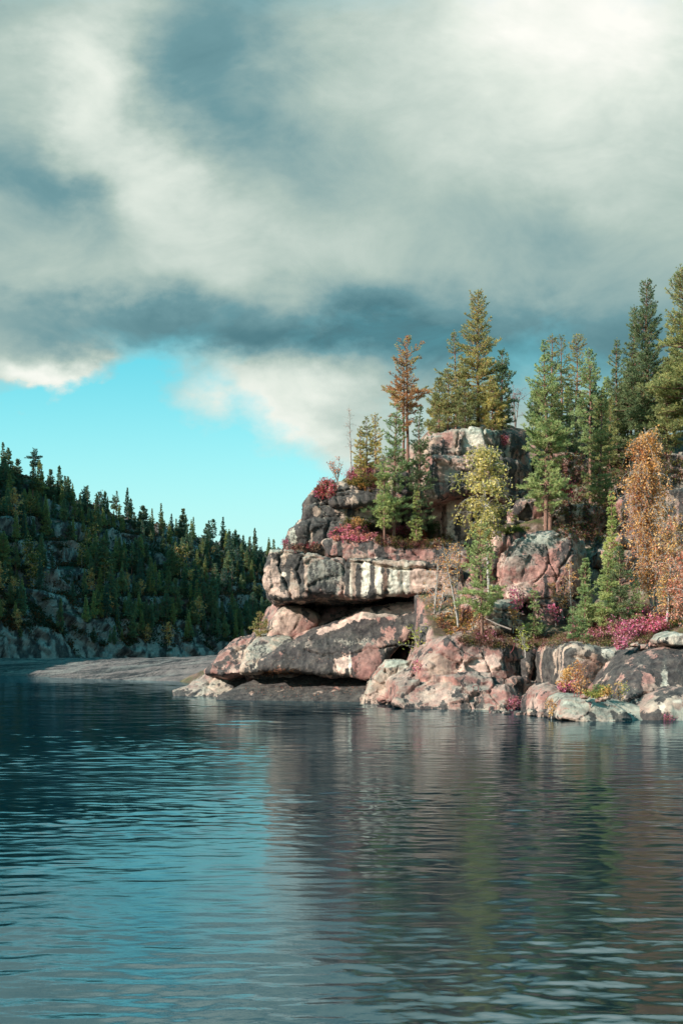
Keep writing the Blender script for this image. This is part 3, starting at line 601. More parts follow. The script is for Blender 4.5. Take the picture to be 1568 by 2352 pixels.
boulder('crag', 'upper grey rock with a flat lichened top, between the orange birch and the right edge',
   [(1500,1120),(1512,1060),(1540,1046),(1600,1044),(1690,1046),(1700,1125),(1560,1130)], 79, thick=7, r=.5, step=.1, dis=rough_d, clr=dict(pink=.5, dark=.4, lichen=.8))
boulder('crag', 'dark shaded rock face in the hollow behind the two tall slope pines',
   [(1235,1110),(1245,1050),(1280,1035),(1340,1040),(1380,1060),(1395,1110),(1330,1130)], 82, thick=6, r=.5, sx=.25, step=.1, dis=rough_d, clr=dict(pink=.4, dark=.55, lichen=.5))
boulder('boulder', 'small white-grey boulder on the terrace at the right edge by the pink bushes',
   [(1522,1472),(1530,1462),(1550,1456),(1580,1456),(1600,1466),(1596,1484),(1545,1482)], 53.5, thick=2, r=.3, step=.05, dis=smooth_d, clr=dict(pink=.2, dark=.0, lichen=1.2, paint=[('white',1555,1468,30,12,.5,.3)]))
rs = random.Random(4)
chips = [(606,1540,14),(650,1545,20),(690,1550,12),(735,1556,16),(765,1560,14),(800,1568,16),(822,1566,18),(1275,1640,16),(1245,1640,10),(1140,1640,18),(1165,1638,14),(1195,1640,20),(1225,1640,12),(1345,1600,10),(1385,1608,14),(1398,1600,12),(1070,1640,14),(960,1622,18),(1430,1484,12),(1460,1480,10),(1480,1486,14),(1505,1480,9)]
for i, (u, v, w) in enumerate(chips):
    Yc = {0: 79 - (u - 600) * .018, 1: 58.5 - (u - 1060) * .035, 2: 55}[0 if u < 900 else (2 if v < 1500 else 1)]
    h = w * rs.uniform(.35, .6)
    boulder('loose_rock', 'small pale loose rock in the line of rubble under the leaning slab' if u < 900 else ('small grey stone among the heath on the edge of the right terrace' if v < 1500 else 'small loose rock at the waterline below the pink terrace'),
        [(u - w / 2, v + h / 2), (u - w * .4, v - h * .3), (u - w * .1, v - h / 2), (u + w * .3, v - h * .45), (u + w / 2, v), (u + w * .45, v + h / 2)], Yc,
        group='loose rocks under the slab' if u < 900 else ('stones on the terrace edge' if v < 1500 else 'loose rocks at the waterline'),
        thick=.6, r=.07, step=.03, seed=i, dis=dict(amp=.08, chunk=.12, cs=.6, crack=.03, fine=.03), clr=dict(pink=.7, dark=.1, lichen=.5))

# ================================================================== far bank
foot = np.array([(-110,-160),(-110,-60),(-110,0),(-109,60),(-106,120),(-99,185),(-82,240),(-57,270),(-24,308),(2,335),(34,370),(90,420)], float)
outd = np.array([(-1,0),(-1,0),(-1,.05),(-1,.1),(-.95,.3),(-.75,.66),(-.33,.94),(-.2,.98),(-.08,1),(0,1),(.05,1),(.1,1)], float)
hr = np.array([50,50,50,52,75,100,62,49,41,37,34,34], float)   # ridge ground height; unseen left stretch added and raised to shade the bank
def hill_at(q, s, raw=False):
    """q along the foot 0..11, s metres back from it"""
    i = np.clip(np.floor(q).astype(int), 0, len(foot) - 2); f = (q - i)[..., None]
    p = foot[i] * (1 - f) + foot[i + 1] * f; o = outd[i] * (1 - f) + outd[i + 1] * f; o = o / np.linalg.norm(o, axis=-1, keepdims=True)
    h = hr[i] * (1 - f[..., 0]) + hr[i + 1] * f[..., 0]
    t = s / 75.0
    base = 8.0 * (1 - np.exp(-s / 2.6))
    z = np.where(t < 1, base + (h - 8) * np.power(np.clip(t, 0, 1), .85), h + (s - 75) * .12)
    XY = p + o * s[..., None]; P3 = np.stack([XY[..., 0], XY[..., 1], z], -1).reshape(-1, 3)
    n1 = fbm(P3 * .03, 3) * 5; n2 = fbm(P3 * .09 + 5, 4) * 4.5
    z = z + ((n1 + n2).reshape(z.shape)) * smooth(2, 25, s) 
    # terraces of bare rock
    k = z / 7.5 + .8 * fbm(P3 * (.02, .02, .0) + 3, 3).reshape(z.shape); fr = k - np.floor(k)
    z = z + 7.5 * (smooth(.25, .75, fr) - fr) * .75 * smooth(3, 15, s)
    z = np.where(s < 1, z - 2.5 * (1 - s), z)
    return np.stack([XY[..., 0], XY[..., 1], z], -1)
qs = np.concatenate([np.linspace(0, 5, 60), np.linspace(5.03, 9.5, 520), np.linspace(9.6, 11, 16)]); ss = np.concatenate([np.linspace(0, 14, 60), np.linspace(14.5, 90, 170), np.linspace(93, 260, 16)])
Qg, Sg = np.meshgrid(qs, ss, indexing='ij'); HP = hill_at(Qg, Sg); V = HP.reshape(-1, 3).astype(np.float32); Q = grid_faces(*Qg.shape)
N = normals(V, Q); N *= np.sign(N[:, 2:3] + 1e-9)
dq = V * (.18, .18, .24) + np.stack([0 * V[:, 2], 0 * V[:, 2], .06 * V[:, 0]], 1)
V2 = V + N * ((rock_displace(dq, N, amp=.3, chunk=1.0, cs=1.5, crack=.3, strata=.12, seed=2) * 2.2) * (smooth(.95, .7, N[:, 2]) * .8 + .2))[:, None]
N2 = normals(V2, Q); N2 *= np.sign(N2[:, 2:3] + 1e-9)
stv = fbm(V2 * (.5, .5, .09), 4); c = lerp(np.tile(col((.23, .245, .24)), (len(V), 1)), col((.045, .045, .05)), smooth(-.04, .08, stv + .15 * fbm(V2 * 1.2, 3)))
c = lerp(c, col((.34, .25, .23)), smooth(.1, .4, fbm(V2 * .12 + 4, 3)) * .5)
wood = lerp(np.tile(col((.035, .042, .025)), (len(V), 1)), col((.09, .04, .035)), smooth(.1, .35, fbm(V2 * .2 + 8, 4)))
dkh = np.clip(.30 + 1.0 * stv, 0, 1) * (1 - smooth(.68, .86, N2[:, 2]))
c = lerp(c, wood, smooth(.68, .86, N2[:, 2] + .3 * fbm(V2 * .15 + 20, 3))); c = np.concatenate([c, dkh[:, None]], 1)
if (normals(V2, Q)[:, 2]).mean() < 0: Q = Q[:, ::-1]
hill_o = mesh('rocky_hill', V2, Q, M_HILL, None, (0, 0, 0), c); tag(hill_o, kind='structure')
HB = BVHTree.FromPolygons([tuple(map(float, x)) for x in V2], [tuple(map(int, x)) for x in Q])

# flat rock shelf across the channel
pts = [(-74, 196, -.2), (-66, 190, -.2), (-50, 172, -.2), (-36, 153, -.2), (-24, 140, -.2), (-16, 132, -.5), (-10, 126, -.8), (-120, 204, -.2), (-120, 226, 2.6), (-78, 222, 2.7), (-60, 214, 2.7), (-44, 200, 2.8), (-32, 184, 3.0), (-21, 163, 3.5), (-14, 150, 3.6), (-8, 140, 3.5), (-30, 230, 2.6), (-60, 262, 2.2), (-20, 290, 1.5), (0, 200, 2.), (-26, 150, 1.8), (-40, 170, 1.6), (-58, 194, 1.5), (-78, 208, 1.3), (-20, 118, -3), (-60, 150, -4), (-100, 180, -4)]
sx_ = np.linspace(-135, 8, 420); sy_ = np.linspace(118, 300, 380); SX, SY = np.meshgrid(sx_, sy_, indexing='ij')
SZ = rbf(pts, SX, SY); P3 = np.stack([SX.ravel(), SY.ravel(), 0 * SX.ravel()], 1)
ang = P3[:, 1] * .8 + P3[:, 0] * .45 + 6 * fbm(P3 * .03, 3)       # ribs of the shelf run along the shore
fr = ang / 3.2 - np.floor(ang / 3.2)
SZ = SZ + (.75 * (smooth(0, .8, fr) - fr) * 1.5 + .6 * fbm(P3 * .07, 4) + .12 * fbm(P3 * .5, 3)).reshape(SX.shape)
V = np.stack([SX.ravel(), SY.ravel(), SZ.ravel()], 1).astype(np.float32); Q = grid_faces(*SX.shape); N = normals(V, Q); N *= np.sign(N[:, 2:3] + 1e-9)
c = lerp(np.tile(col((.17, .145, .14)), (len(V), 1)), col((.03, .032, .036)), smooth(.0, .25, fbm(np.stack([ang * .5, P3[:, 0] * .05, P3[:, 2]], 1), 4) + .1 * fbm(V * .8, 3)))  # base grey set low; cloud shade on the shelf is in this colour
c = lerp(c, col((.20, .20, .19)), smooth(.0, .3, fbm(V * .15 + 4, 4)) * .6)
c = np.concatenate([c, np.clip(.34 + 1.1 * fbm(np.stack([ang * .8, P3[:, 0] * .04, P3[:, 2]], 1) + 30, 4), 0, 1)[:, None]], 1)
tag(mesh('rock_shore', V, Q, M_HILL, None, (0, 0, 0), c), kind='structure')

# one tree of all the near rock, to stand things on
vs = []; fs = []; o_ = 0
for v_, q_ in BV:
    vs.extend([tuple(map(float, x)) for x in v_]); fs.extend([tuple(int(y) + o_ for y in x) for x in q_]); o_ += len(v_)
BVH = BVHTree.FromPolygons(vs, fs); del vs, fs
def down(b, up=2.2, reach=3.6):
    """height of the rock under a point"""
    r = BVH.ray_cast(Vector((b[0], b[1], b[2] + up)), Vector((0, 0, -1)), reach); return r[0].z if r[0] is not None else None
def hit(u, v, tree=None):
    d = Vector(((u - UC) / F, 1, (VH - v) / F)); r = (tree or BVH).ray_cast(Vector((0, 0, CH)), d.normalized())
    return (r[0], r[1]) if r[0] is not None else (None, None)

# ================================================================== plants
def unit(a): return a / (np.linalg.norm(a, axis=-1, keepdims=True) + 1e-9)
def segs(A, B, ra, rb, k=4):
    """tapered prisms from points A to points B"""
    A, B = np.asarray(A, float), np.asarray(B, float); n = len(A); d = unit(B - A)
    up = np.where(np.abs(d[:, 2:3]) > .9, (1., 0, 0), (0, 0, 1.)); x = unit(np.cross(d, up)); y = np.cross(d, x)
    a = np.arange(k) / k * 2 * np.pi; ring = x[:, None] * np.cos(a)[None, :, None] + y[:, None] * np.sin(a)[None, :, None]
    V = np.concatenate([A[:, None] + ring * np.asarray(ra)[:, None, None], B[:, None] + ring * np.asarray(rb)[:, None, None]], 1).reshape(-1, 3)
    o = np.arange(n)[:, None] * 2 * k; i = np.arange(k); j = (i + 1) % k
    Q = np.stack([o + i, o + j, o + j + k, o + i + k], -1).reshape(-1, 4); return V, Q
def blades(C, D, m, L, w, spread, rg):
    """m thin needles-bundles round every direction D"""
    n = len(C); d = unit(np.repeat(D, m, 0) + rg.normal(size=(n * m, 3)) * spread); c = np.repeat(C, m, 0)
    s = unit(np.cross(d, rg.normal(size=(n * m, 3)))); l = (L * rg.uniform(.65, 1.15, n * m))[:, None]
    V = np.stack([c - s * w * .5, c + s * w * .5, c + d * l + s * w * .25, c + d * l - s * w * .25], 1).reshape(-1, 3)
    return V, np.arange(n * m * 4).reshape(-1, 4)
def leaves(C, size, rg, flat=0.):
    n = len(C); a = unit(rg.normal(size=(n, 3)) * (1, 1, 1 - flat)); b = unit(np.cross(a, rg.normal(size=(n, 3)))); s = (size * rg.uniform(.6, 1.25, n))[:, None]
    V = np.stack([C - a * s * .6, C + b * s * .38, C + a * s * .6, C - b * s * .38], 1).reshape(-1, 3)
    return V, np.arange(n * 4).reshape(-1, 4)
def pine_mesh(h, R_, start, dens, seed, cols, tuft=.26, blade=.045, m=9, thin=1., topw=.35, gap=.4, lean=0.):
    """returns trunk (V,Q) and crown (V,Q,C): whorled limbs, twigs, brush-like needle tufts"""
    rg = np.random.RandomState(seed); nseg = 14; tz = np.linspace(0, 1, nseg + 1)
    wob = np.cumsum(rg.normal(size=(nseg + 1, 2)) * .012 * h / nseg * 3, 0); wob -= wob[0]
    T = np.stack([wob[:, 0] + lean * tz * tz * h, wob[:, 1], tz * h], 1); r0 = .011 * h + .025
    rad = r0 * (1 - tz) ** .75 + .008
    SA, SB, RA, RB = list(T[:-1]), list(T[1:]), list(rad[:-1]), list(rad[1:])
    SA[0] = SA[0] - np.array((0, 0, .6))
    tc, td = [], []; z = start * h
    while z < h * .985:
        t = (z - start * h) / (h * (1 - start)); prof = (1 - t) ** .75 * (1 - topw) + topw * math.sqrt(max(0, 1 - t ** 3)); prof *= min(1, .35 + t * 4.5) * (1 + .35 * math.sin(z * 2.3 / (h / 10) + seed))
        Rz = R_ * prof * (.75 + .5 * rg.rand()) + .12; nb = rg.poisson(dens * 4.2 * (.6 if rg.rand() < gap * .4 else 1)) + 1; ph = rg.rand() * 6.28
        for b in range(nb):
            az = ph + b * 6.283 / nb + rg.normal() * .35; el = R(-12 + 62 * t ** 1.3 + rg.normal() * 9); Lb = Rz * rg.uniform(.55, 1.15)
            base = np.array([np.interp(z, T[:, 2], T[:, 0]), np.interp(z, T[:, 2], T[:, 1]), z + rg.normal() * .05]); ns = 4; p = base; el_ = el
            pr = max(.010, .017 * Lb + .006); pts = [p]
            for k in range(ns):
                d = np.array([math.cos(az) * math.cos(el_), math.sin(az) * math.cos(el_), math.sin(el_)]); q = p + d * Lb / ns
                SA.append(p); SB.append(q); RA.append(pr * (1 - k / ns * .8)); RB.append(pr * (1 - (k + 1) / ns * .8)); p = q; pts.append(p); el_ += R(8 + rg.normal() * 7); az += rg.normal() * .12
            s = .30; stp = .24 * thin
            while s < 1.0:
                k = min(ns - 1, int(s * ns)); pp = pts[k] + (pts[k + 1] - pts[k]) * (s * ns - k); tl = (.16 + .34 * Lb * (1.1 - s)) * rg.uniform(.6, 1.2)
                for sd in (-1, 1):
                    if rg.rand() < .12: continue
                    a2 = az + sd * rg.uniform(.5, 1.1); dd = np.array([math.cos(a2), math.sin(a2), .25 + .35 * t + rg.normal() * .15]); dd /= np.linalg.norm(dd)
                    e = pp + dd * tl; SA.append(pp); SB.append(e); RA.append(.008); RB.append(.005); nt_ = max(1, int(tl / .13))
                    for i in range(nt_): tc.append(pp + dd * tl * (i + 1) / nt_ - dd * .05); td.append(dd + (0, 0, .25))
                s += stp / max(Lb, .4) * 1.0
            for f in (.86, 1.0): tc.append(pts[-2] + (pts[-1] - pts[-2]) * f); td.append(unit(pts[-1] - pts[-2]) + (0, 0, .2))
        z += (.26 + .20 * rg.rand()) * (h / 10) ** .5 * (1 + .25 * (1 - dens))
    tc.append(T[-1]); td.append(np.array((0, 0, 1.))); tc = np.array(tc); td = np.array(td)
    VT, QT = segs(SA, SB, RA, RB, 5)
    tl_ = np.repeat(tuft * (1 - .55 * np.clip(tc[:, 2] / h, 0, 1) ** 2), m)
    VC, QC = blades(tc, td, m, tl_, blade, .62, rg)
    per = np.repeat(tc, m * 4, 0); c1, c2, c3 = [col(c) for c in cols]
    w = fbm(per * 1.3 + seed, 3); C = lerp(np.tile(c1, (len(VC), 1)), c2, smooth(-.15, .35, w)); C = lerp(C, c3, (np.repeat(rg.rand(len(tc)), m * 4) < .10) * .8)
    C *= np.repeat(rg.uniform(.75, 1.25, len(tc) * m), 4)[:, None]
    return (VT, QT), (VC, QC, C)
def put(name, trunk, crown, mt, mc, loc, label, cat='tree', group=None, kind=None):
    t = tag(empty(name, loc), label, cat, group)
    mesh('trunk', trunk[0], trunk[1], mt, t); 
    if crown is not None: mesh('crown', crown[0], crown[1], mc, t, C=crown[2], smooth_=False)
    return t
def clone(t, loc, sc=(1, 1, 1), rz=0., label=None, group=None):
    c = t.copy(); S.collection.objects.link(c); c.location = loc; c.scale = sc; c.rotation_euler = (0, 0, rz)
    if label: c['label'] = label
    if group: c['group'] = group
    for k in list(t.children):
        d = k.copy(); S.collection.objects.link(d); d.parent = c
    return c
DEEP = [(.24, .30, .15), (.38, .42, .20), (.50, .45, .21)]
WARM = [(.33, .34, .15), (.52, .48, .20), (.66, .44, .22)]
FRESH = [(.35, .45, .19), (.53, .60, .27), (.64, .64, .30)]
RUSTY = [(.45, .27, .13), (.62, .34, .17), (.66, .28, .14)]
# ---- near pines: top u,v ; base u,v ; distance ; half-width (picture units) ; crown start ; density ; colours ; words
near = [
 ('tall full pine, the highest on the summit rock, with a broad warm-green crown', 1094,669,1096,982,82,66,.10,1.35,WARM,.42,0),
 ('slim dark pine close to the right of the highest summit pine', 1154,801,1152,984,81,34,.06,1.2,DEEP,.15,0),
 ('thin yellowing pine with an open top, left of the highest summit pine', 1040,757,1046,984,84,36,.25,.7,WARM,.3,0),
 ('low bushy pine at the left foot of the summit group, above the cliff cap', 1006,868,1008,990,81,32,.12,1.0,WARM,.3,0),
 ('middle-sized pine in front of the thin yellowing one on the summit', 1026,846,1028,988,80.5,28,.15,.9,WARM,.3,0),
 ('short olive pine in front of the highest summit pine, on its left', 1066,872,1068,980,79.8,32,.12,1.0,WARM,.3,0),
 ('short olive pine in front of the highest summit pine, on its right', 1128,866,1130,982,79.8,32,.08,1.1,WARM,.3,0),
 ('bare-stemmed pine with a flat orange-tinged crown, rearmost above the left ledge', 937,775,938,1080,84,46,.50,.85,[RUSTY[1], WARM[1], RUSTY[2]],.55,0),
 ('thin leaning pine with rust-coloured needles beside the bare-stemmed one', 914,822,926,1080,83.5,36,.40,.75,RUSTY,.5,.03),
 ('full green pine on the heath ledge, left of a slimmer one', 909,930,905,1222,76.3,48,.17,1.15,FRESH,.3,0),
 ('slim green pine on the heath ledge under the summit cap', 964,937,962,1222,76.3,32,.12,1.05,DEEP,.2,0),
 ('short pale-green pine in front of the full one on the heath ledge', 883,1062,882,1222,75.9,28,.22,1.0,FRESH,.2,0),
 ('tiny pine sapling hanging at the foot of the slim pine on the heath ledge', 955,1128,956,1222,75.8,14,.1,.8,FRESH,.2,0),
 ('thin pine on the shoulder heath, right one of three small pines', 863,946,861,1084,81,20,.18,.75,WARM,.25,0),
 ('thin pine on the shoulder heath, middle one of three small pines', 845,957,843,1084,81.5,18,.25,.65,WARM,.25,0),
 ('thin pine on the shoulder heath, left one of three small pines', 826,981,827,1088,81,18,.18,.65,WARM,.25,0),
 ('large front pine with a pale trunk in the gully, leafy down to the boulder', 1254,784,1253,1219,74,58,.14,1.3,FRESH,.30,0),
 ('second trunk pine standing against the large gully pine, its crown behind', 1262,764,1262,1222,75,36,.35,.9,WARM,.4,0),
 ('pine with a reddish stem and airy crown behind the gully, left of two', 1288,768,1287,1010,86,34,.38,.85,WARM,.5,0),
 ('pine with a reddish stem and airy crown behind the gully, right of two', 1323,771,1322,1012,86,36,.38,.9,WARM,.5,0),
 ('tall pine with a long bare pale trunk on the mid slope', 1347,797,1357,1160,78.5,44,.36,1.1,FRESH,.35,0),
 ('dark dense pine right of the bare pale trunk on the mid slope', 1380,897,1375,1158,77.5,38,.10,1.3,DEEP,.25,0),
 ('pointed narrow pine on the skyline, midway between gully and right edge', 1414,776,1415,1012,85,34,.10,1.1,DEEP,.18,0),
 ('shorter pine on the skyline to the right of the pointed one', 1452,786,1450,1020,84,38,.12,1.15,DEEP,.3,0),
 ('tall layered pine near the right edge, second highest there', 1494,635,1492,1040,82,62,.12,1.35,DEEP,.38,0),
 ('pine with a narrow pale top beside the tall layered pine', 1464,697,1462,1030,84,38,.2,1.0,DEEP,.35,0),
 ('huge spreading pine with red limbs at the right edge', 1562,614,1580,1050,78,92,.16,1.35,DEEP,.6,0),
 ('dense pine filling the gap under the huge spreading pine', 1532,820,1530,1060,80,46,.1,1.25,DEEP,.4,0),
 ('medium pine in front of the tall layered pine on the upper slope', 1478,850,1476,1080,80,44,.10,1.2,DEEP,.3,0),
 ('shaded small pine behind the two reddish stems', 1310,905,1308,1030,84,24,.1,1.0,DEEP,.3,0),
 ('small green pine at the foot of the pointed skyline pine', 1402,915,1400,1040,83,26,.1,1.1,DEEP,.3,0),
 ('young pine with light tips in front of the orange birch', 1409,1127,1404,1330,70,17,.06,.9,FRESH,.15,0),
 ('bushy young pine on the terrace right of the huge pink boulder', 1425,1256,1424,1436,64,30,.08,.9,DEEP,.3,0),
 ('second bushy young pine, greyer, just left of the bushiest on the terrace', 1392,1262,1392,1436,64.5,26,.1,.9,FRESH,.25,0),
 ('small straight pine against the shaded side of the huge pink boulder', 1343,1282,1342,1418,65.5,18,.08,1.0,FRESH,.15,0),
 ('small straight pine in front of the huge pink boulder', 1226,1338,1226,1468,62.5,17,.1,.9,FRESH,.2,0),
 ('lone pine with a tall bare stem on the terrace, airy pale-green crown', 1100,1206,1107,1474,65.2,60,.26,1.0,FRESH,.4,0),
 ('small yellow-green pine on the far left mound beside the water', 594,1408,598,1468,78.5,24,.10,1.2,WARM,.3,0),
 ('tiny pine sapling on the terrace edge below the huge pink boulder', 1316,1391,1315,1472,60.8,14,.15,.8,FRESH,.2,0),
 ('tiny bright pine sapling among the pink bushes', 1338,1420,1338,1458,60.8,10,.1,.9,FRESH,.2,0),
 ('tiny pine sapling in the nook behind the whale-backed rock', 1372,1576,1372,1602,53,10,.1,1,FRESH,.2,0),
 ('slender green pine between the bushy ones and the birch stems', 1462,1330,1460,1430,64,18,.12,.9,FRESH,.2,0),
]
for i, (lab, tu, tv, bu, bv, Y, hw, st, dn, cl, tw, ln) in enumerate(near):
    h = (bv - tv) / F * Y; r = hw / F * Y; b = at(bu, bv, Y)
    z = down(b)
    if z is not None: h += b[2] - z; b[2] = z
    elif (lambda p: p is not None and abs(p.y - Y) < 5)(hit(bu, bv + 2)[0]): b = np.array(hit(bu, bv + 2)[0]); h *= b[1] / Y
    else: print('no ground:', lab)
    big = h > 4
    tr, cr = pine_mesh(h, r, st, dn * .97, 100 + i, cl, tuft=.24 if big else .16, blade=.034 if big else .028, m=9, topw=tw, lean=(tu - bu) / F * Y / h * .6 + ln, thin=1.0 if big else .75)
    put('pine_tree', tr, cr, M_PBARK, M_NEEDLE, tuple(b - (0, 0, .1)), lab, 'tree', 'pines on the cliff and the wooded slope')
# filler pines on the plateau, seen between the others
rg = np.random.RandomState(77)
fill_m = [pine_mesh(7, 1.3, .15, 1.0, 300 + k, [DEEP, WARM, FRESH][k], tuft=.3, blade=.07, m=7, topw=.35) for k in range(3)]
fl = []
for i, (u, top, wd) in enumerate([(1000,905,1),(1052,890,0),(1078,905,1),(1115,905,0),(1142,900,0),(1222,900,2),(1238,880,0),(1275,905,0),(1300,890,2),(1335,905,0),(1362,880,0),(1390,870,2),(1428,880,0),(1440,860,0),(1466,880,2),(1505,850,0),(1520,880,0),(1548,800,0),(1575,760,2),(1490,930,2),(1510,960,0),(1545,940,2),(1430,960,0),(1250,960,2),(1370,960,0),(1345,990,2)]):
    Y = 88 + 5 * rg.rand(); bv = 1022 + 6 * rg.rand(); h = (bv - top) / F * Y; b = at(u, bv, Y); b[2] = float(ground_z(np.array([b[0]]), np.array([b[1]]))[0]) - .1; h = 3 + (VH - top) / F * Y - b[2]
    side = ['with dark needles', 'with yellowish needles', 'with pale green needles'][wd]
    lab = 'background pine %s in the thicket behind the skyline pines' % side
    sc = (h / 7 * .95, h / 7 * .95, h / 7)
    if i in (0, 1, 5):
        t = put('pine_tree', *fill_m[wd], M_PBARK, M_NEEDLE, tuple(b), lab, 'tree', 'background pines on the plateau'); t.scale = sc; 
        while len(fl) < 3: fl.append(None)
        fl[wd] = t
    else: clone(fl[wd], tuple(b), sc, rg.rand() * 6, lab)

# ---- broadleaved trees
def broad_mesh(h, crown, seed, cols, nb=40, leaf=.13, nleaf=60, weep=.0, stems=1, bare=.3, spread=.25, r0=None, curve=.04):
    """crown: (radius, low, high) as fractions of h; hanging twigs when weep > 0"""
    rg = np.random.RandomState(seed); Rr, lo, hi_ = crown; SA, SB, RA, RB, LC = [], [], [], [], []
    for s_ in range(stems):
        hh = h * (1 - .18 * s_ * rg.rand()); a0 = rg.rand() * 6.28; k = 12; tz = np.linspace(0, 1, k + 1)
        off = (spread * h * (0 if stems == 1 else .5 + .5 * rg.rand()))
        T = np.stack([math.cos(a0) * off * tz ** 1.2 + np.cumsum(rg.normal(size=k + 1)) * curve * .15 * h / 4, math.sin(a0) * off * tz ** 1.2 + np.cumsum(rg.normal(size=k + 1)) * curve * .15 * h / 4, tz * hh], 1); T[:, :2] -= T[0, :2]
        rr = (r0 or .010 * h + .015) * (1 - tz) ** .8 + .006
        SA += list(T[:-1]); SB += list(T[1:]); RA += list(rr[:-1]); RB += list(rr[1:]); SA[-k] = SA[-k] - np.array((0, 0, .4))
        for b in range(nb // stems):
            z = hh * (lo + (hi_ - lo) * rg.rand() ** .9); t = (z / hh - lo) / (hi_ - lo); L_ = Rr * h * (.35 + .65 * math.sin(math.pi * min(1, .12 + t * .85))) * rg.uniform(.25, 1.3)
            az = rg.rand() * 6.28; el = R(rg.uniform(15, 55)); p = np.array([np.interp(z, T[:, 2], T[:, 0]), np.interp(z, T[:, 2], T[:, 1]), z]); pr = .006 + .008 * L_
            for q in range(5):
                d = np.array([math.cos(az) * math.cos(el), math.sin(az) * math.cos(el), math.sin(el)]); e = p + d * L_ / 5
                SA.append(p); SB.append(e); RA.append(pr * (1 - q / 6)); RB.append(pr * (1 - (q + 1) / 6)); el -= R(6 + 30 * weep) * rg.uniform(.6, 1.3); az += rg.normal() * .25
                if q >= 1:
                    for w_ in range(2 if weep else 2):
                        if weep: dd = unit(np.array([rg.normal() * .3, rg.normal() * .3, -1.])); tl = weep * rg.uniform(.25, 1.) * h * .13
                        else: dd = unit(rg.normal(size=3) + (0, 0, .3)); tl = rg.uniform(.15, .5) * L_ * .6
                        st = p + (e - p) * rg.rand(); SA.append(st); SB.append(st + dd * tl); RA.append(.006); RB.append(.004)
                        n_ = max(1, rg.poisson(nleaf * .1 * (.5 + tl)))
                        LC.append(st + dd * tl * rg.rand(n_)[:, None] + rg.normal(size=(n_, 3)) * (.06 + leaf * .4))
                p = e
    VT, QT = segs(SA, SB, RA, RB, 5); LC = np.concatenate(LC); LC = LC[rg.rand(len(LC)) > bare * smooth(.0, .35, fbm(LC * 1.1, 2))]
    V, Q = leaves(LC, leaf, rg); cs = np.array(cols, np.float32); w = fbm(LC * .8 + seed, 3) + rg.normal(size=len(LC)) * .18
    ix = np.clip(((w + .4) / .8 * len(cs)).astype(int), 0, len(cs) - 1); C = np.repeat(cs[ix] * rg.uniform(.75, 1.25, len(LC))[:, None], 4, 0)
    return (VT, QT), (V, Q, C)
YEL = [(.50, .42, .12), (.70, .58, .20), (.82, .68, .30), (.42, .40, .12)]
ORG = [(.66, .33, .10), (.80, .45, .18), (.84, .52, .25), (.66, .27, .10)]
GLD = [(.70, .42, .15), (.80, .54, .24), (.58, .30, .11)]
PNK = [(.26, .20, .10), (.80, .16, .34), (.90, .34, .52), (.62, .14, .22), (.84, .40, .46), (.40, .18, .14)]
CRM = [(.52, .10, .12), (.66, .15, .20), (.38, .13, .09)]
LIM = [(.42, .44, .10), (.55, .52, .16), (.30, .36, .08)]
PCH = [(.70, .33, .22), (.78, .42, .30), (.62, .22, .14)]
def tree(name, label, tu, tv, bu, bv, Y, crown, cols, mt=None, cat='tree', group=None, snap=True, **k):
    b = at(bu, bv, Y); h = (bv - tv) / F * Y
    if snap:
        p, _ = hit(bu, bv - 1)
        if p is not None and abs(p.y - Y) < 5: b = np.array(p); h *= p.y / Y
    tr, cr = broad_mesh(h, crown, int(tu + tv), cols, **k)
    lean = np.array(((tu - bu) / F * Y / h, 0)); tr[0][:, 0] += lean[0] * np.clip(tr[0][:, 2], 0, None); cr[0][:, 0] += lean[0] * np.clip(cr[0][:, 2], 0, None)
    return put(name, tr, cr, mt or M_BBARK, M_LEAF, tuple(b - (0, 0, .05)), label, cat, group)
tree('birch_tree', 'yellow birch with hanging twigs and a white stem, before the summit rock', 1106,1022,1123,1382,71, (.24,.40,.98), YEL, nb=120, leaf=.17, nleaf=60, weep=.5, bare=.12)
tree('birch_tree', 'tall orange weeping birch with a white stem, before the purplish crag', 1484,978,1510,1424,65.5, (.19,.14,.98), ORG, nb=190, leaf=.135, nleaf=62, weep=.6, bare=.18)
tree('birch_tree', 'orange birch with paler leaves, second stem just left of the tallest orange birch', 1462,1060,1500,1428,66.5, (.13,.22,.98), PCH+ORG, nb=70, leaf=.13, nleaf=50, weep=.7, bare=.45)
tree('birch_tree', 'golden birch beneath the tallest orange birch, leafy to the terrace', 1545,1180,1530,1440,64, (.24,.10,.98), GLD+PCH, nb=100, leaf=.13, nleaf=50, weep=.5, bare=.3)
tree('birch_tree', 'peach-leaved young birch at the right edge of the terrace', 1575,1260,1572,1450,62, (.26,.08,.98), PCH, nb=60, leaf=.12, nleaf=45, weep=.4)
tree('birch_tree', 'multi-stemmed slender birch with orange leaves, in the cleft right of the leaning slab', 1006,1262,988,1515,71, (.22,.32,.98), PCH+ORG, nb=60, leaf=.12, nleaf=17, stems=3, spread=.16, bare=.5)
tree('birch_tree', 'thin orange birch in the dark gap beside the bow rock', 1045,1240,1052,1440,71.5, (.24,.15,.98), ORG+GLD, nb=50, leaf=.12, nleaf=20, stems=2, spread=.2, bare=.4)
tree('maple_sapling', 'lime-green and yellow sapling leaning out of the cleft above the upright boulder', 958,1440,978,1530,69, (.5,.2,.98), LIM, nb=22, leaf=.17, nleaf=24, stems=2, spread=.3)
tree('birch_sapling', 'leafless white birch sapling leaning over the shoulder heath', 800,930,806,1096,80.5, (.10,.3,.98), PCH, nb=40, leaf=.05, nleaf=1.5, bare=.8, cat='sapling')
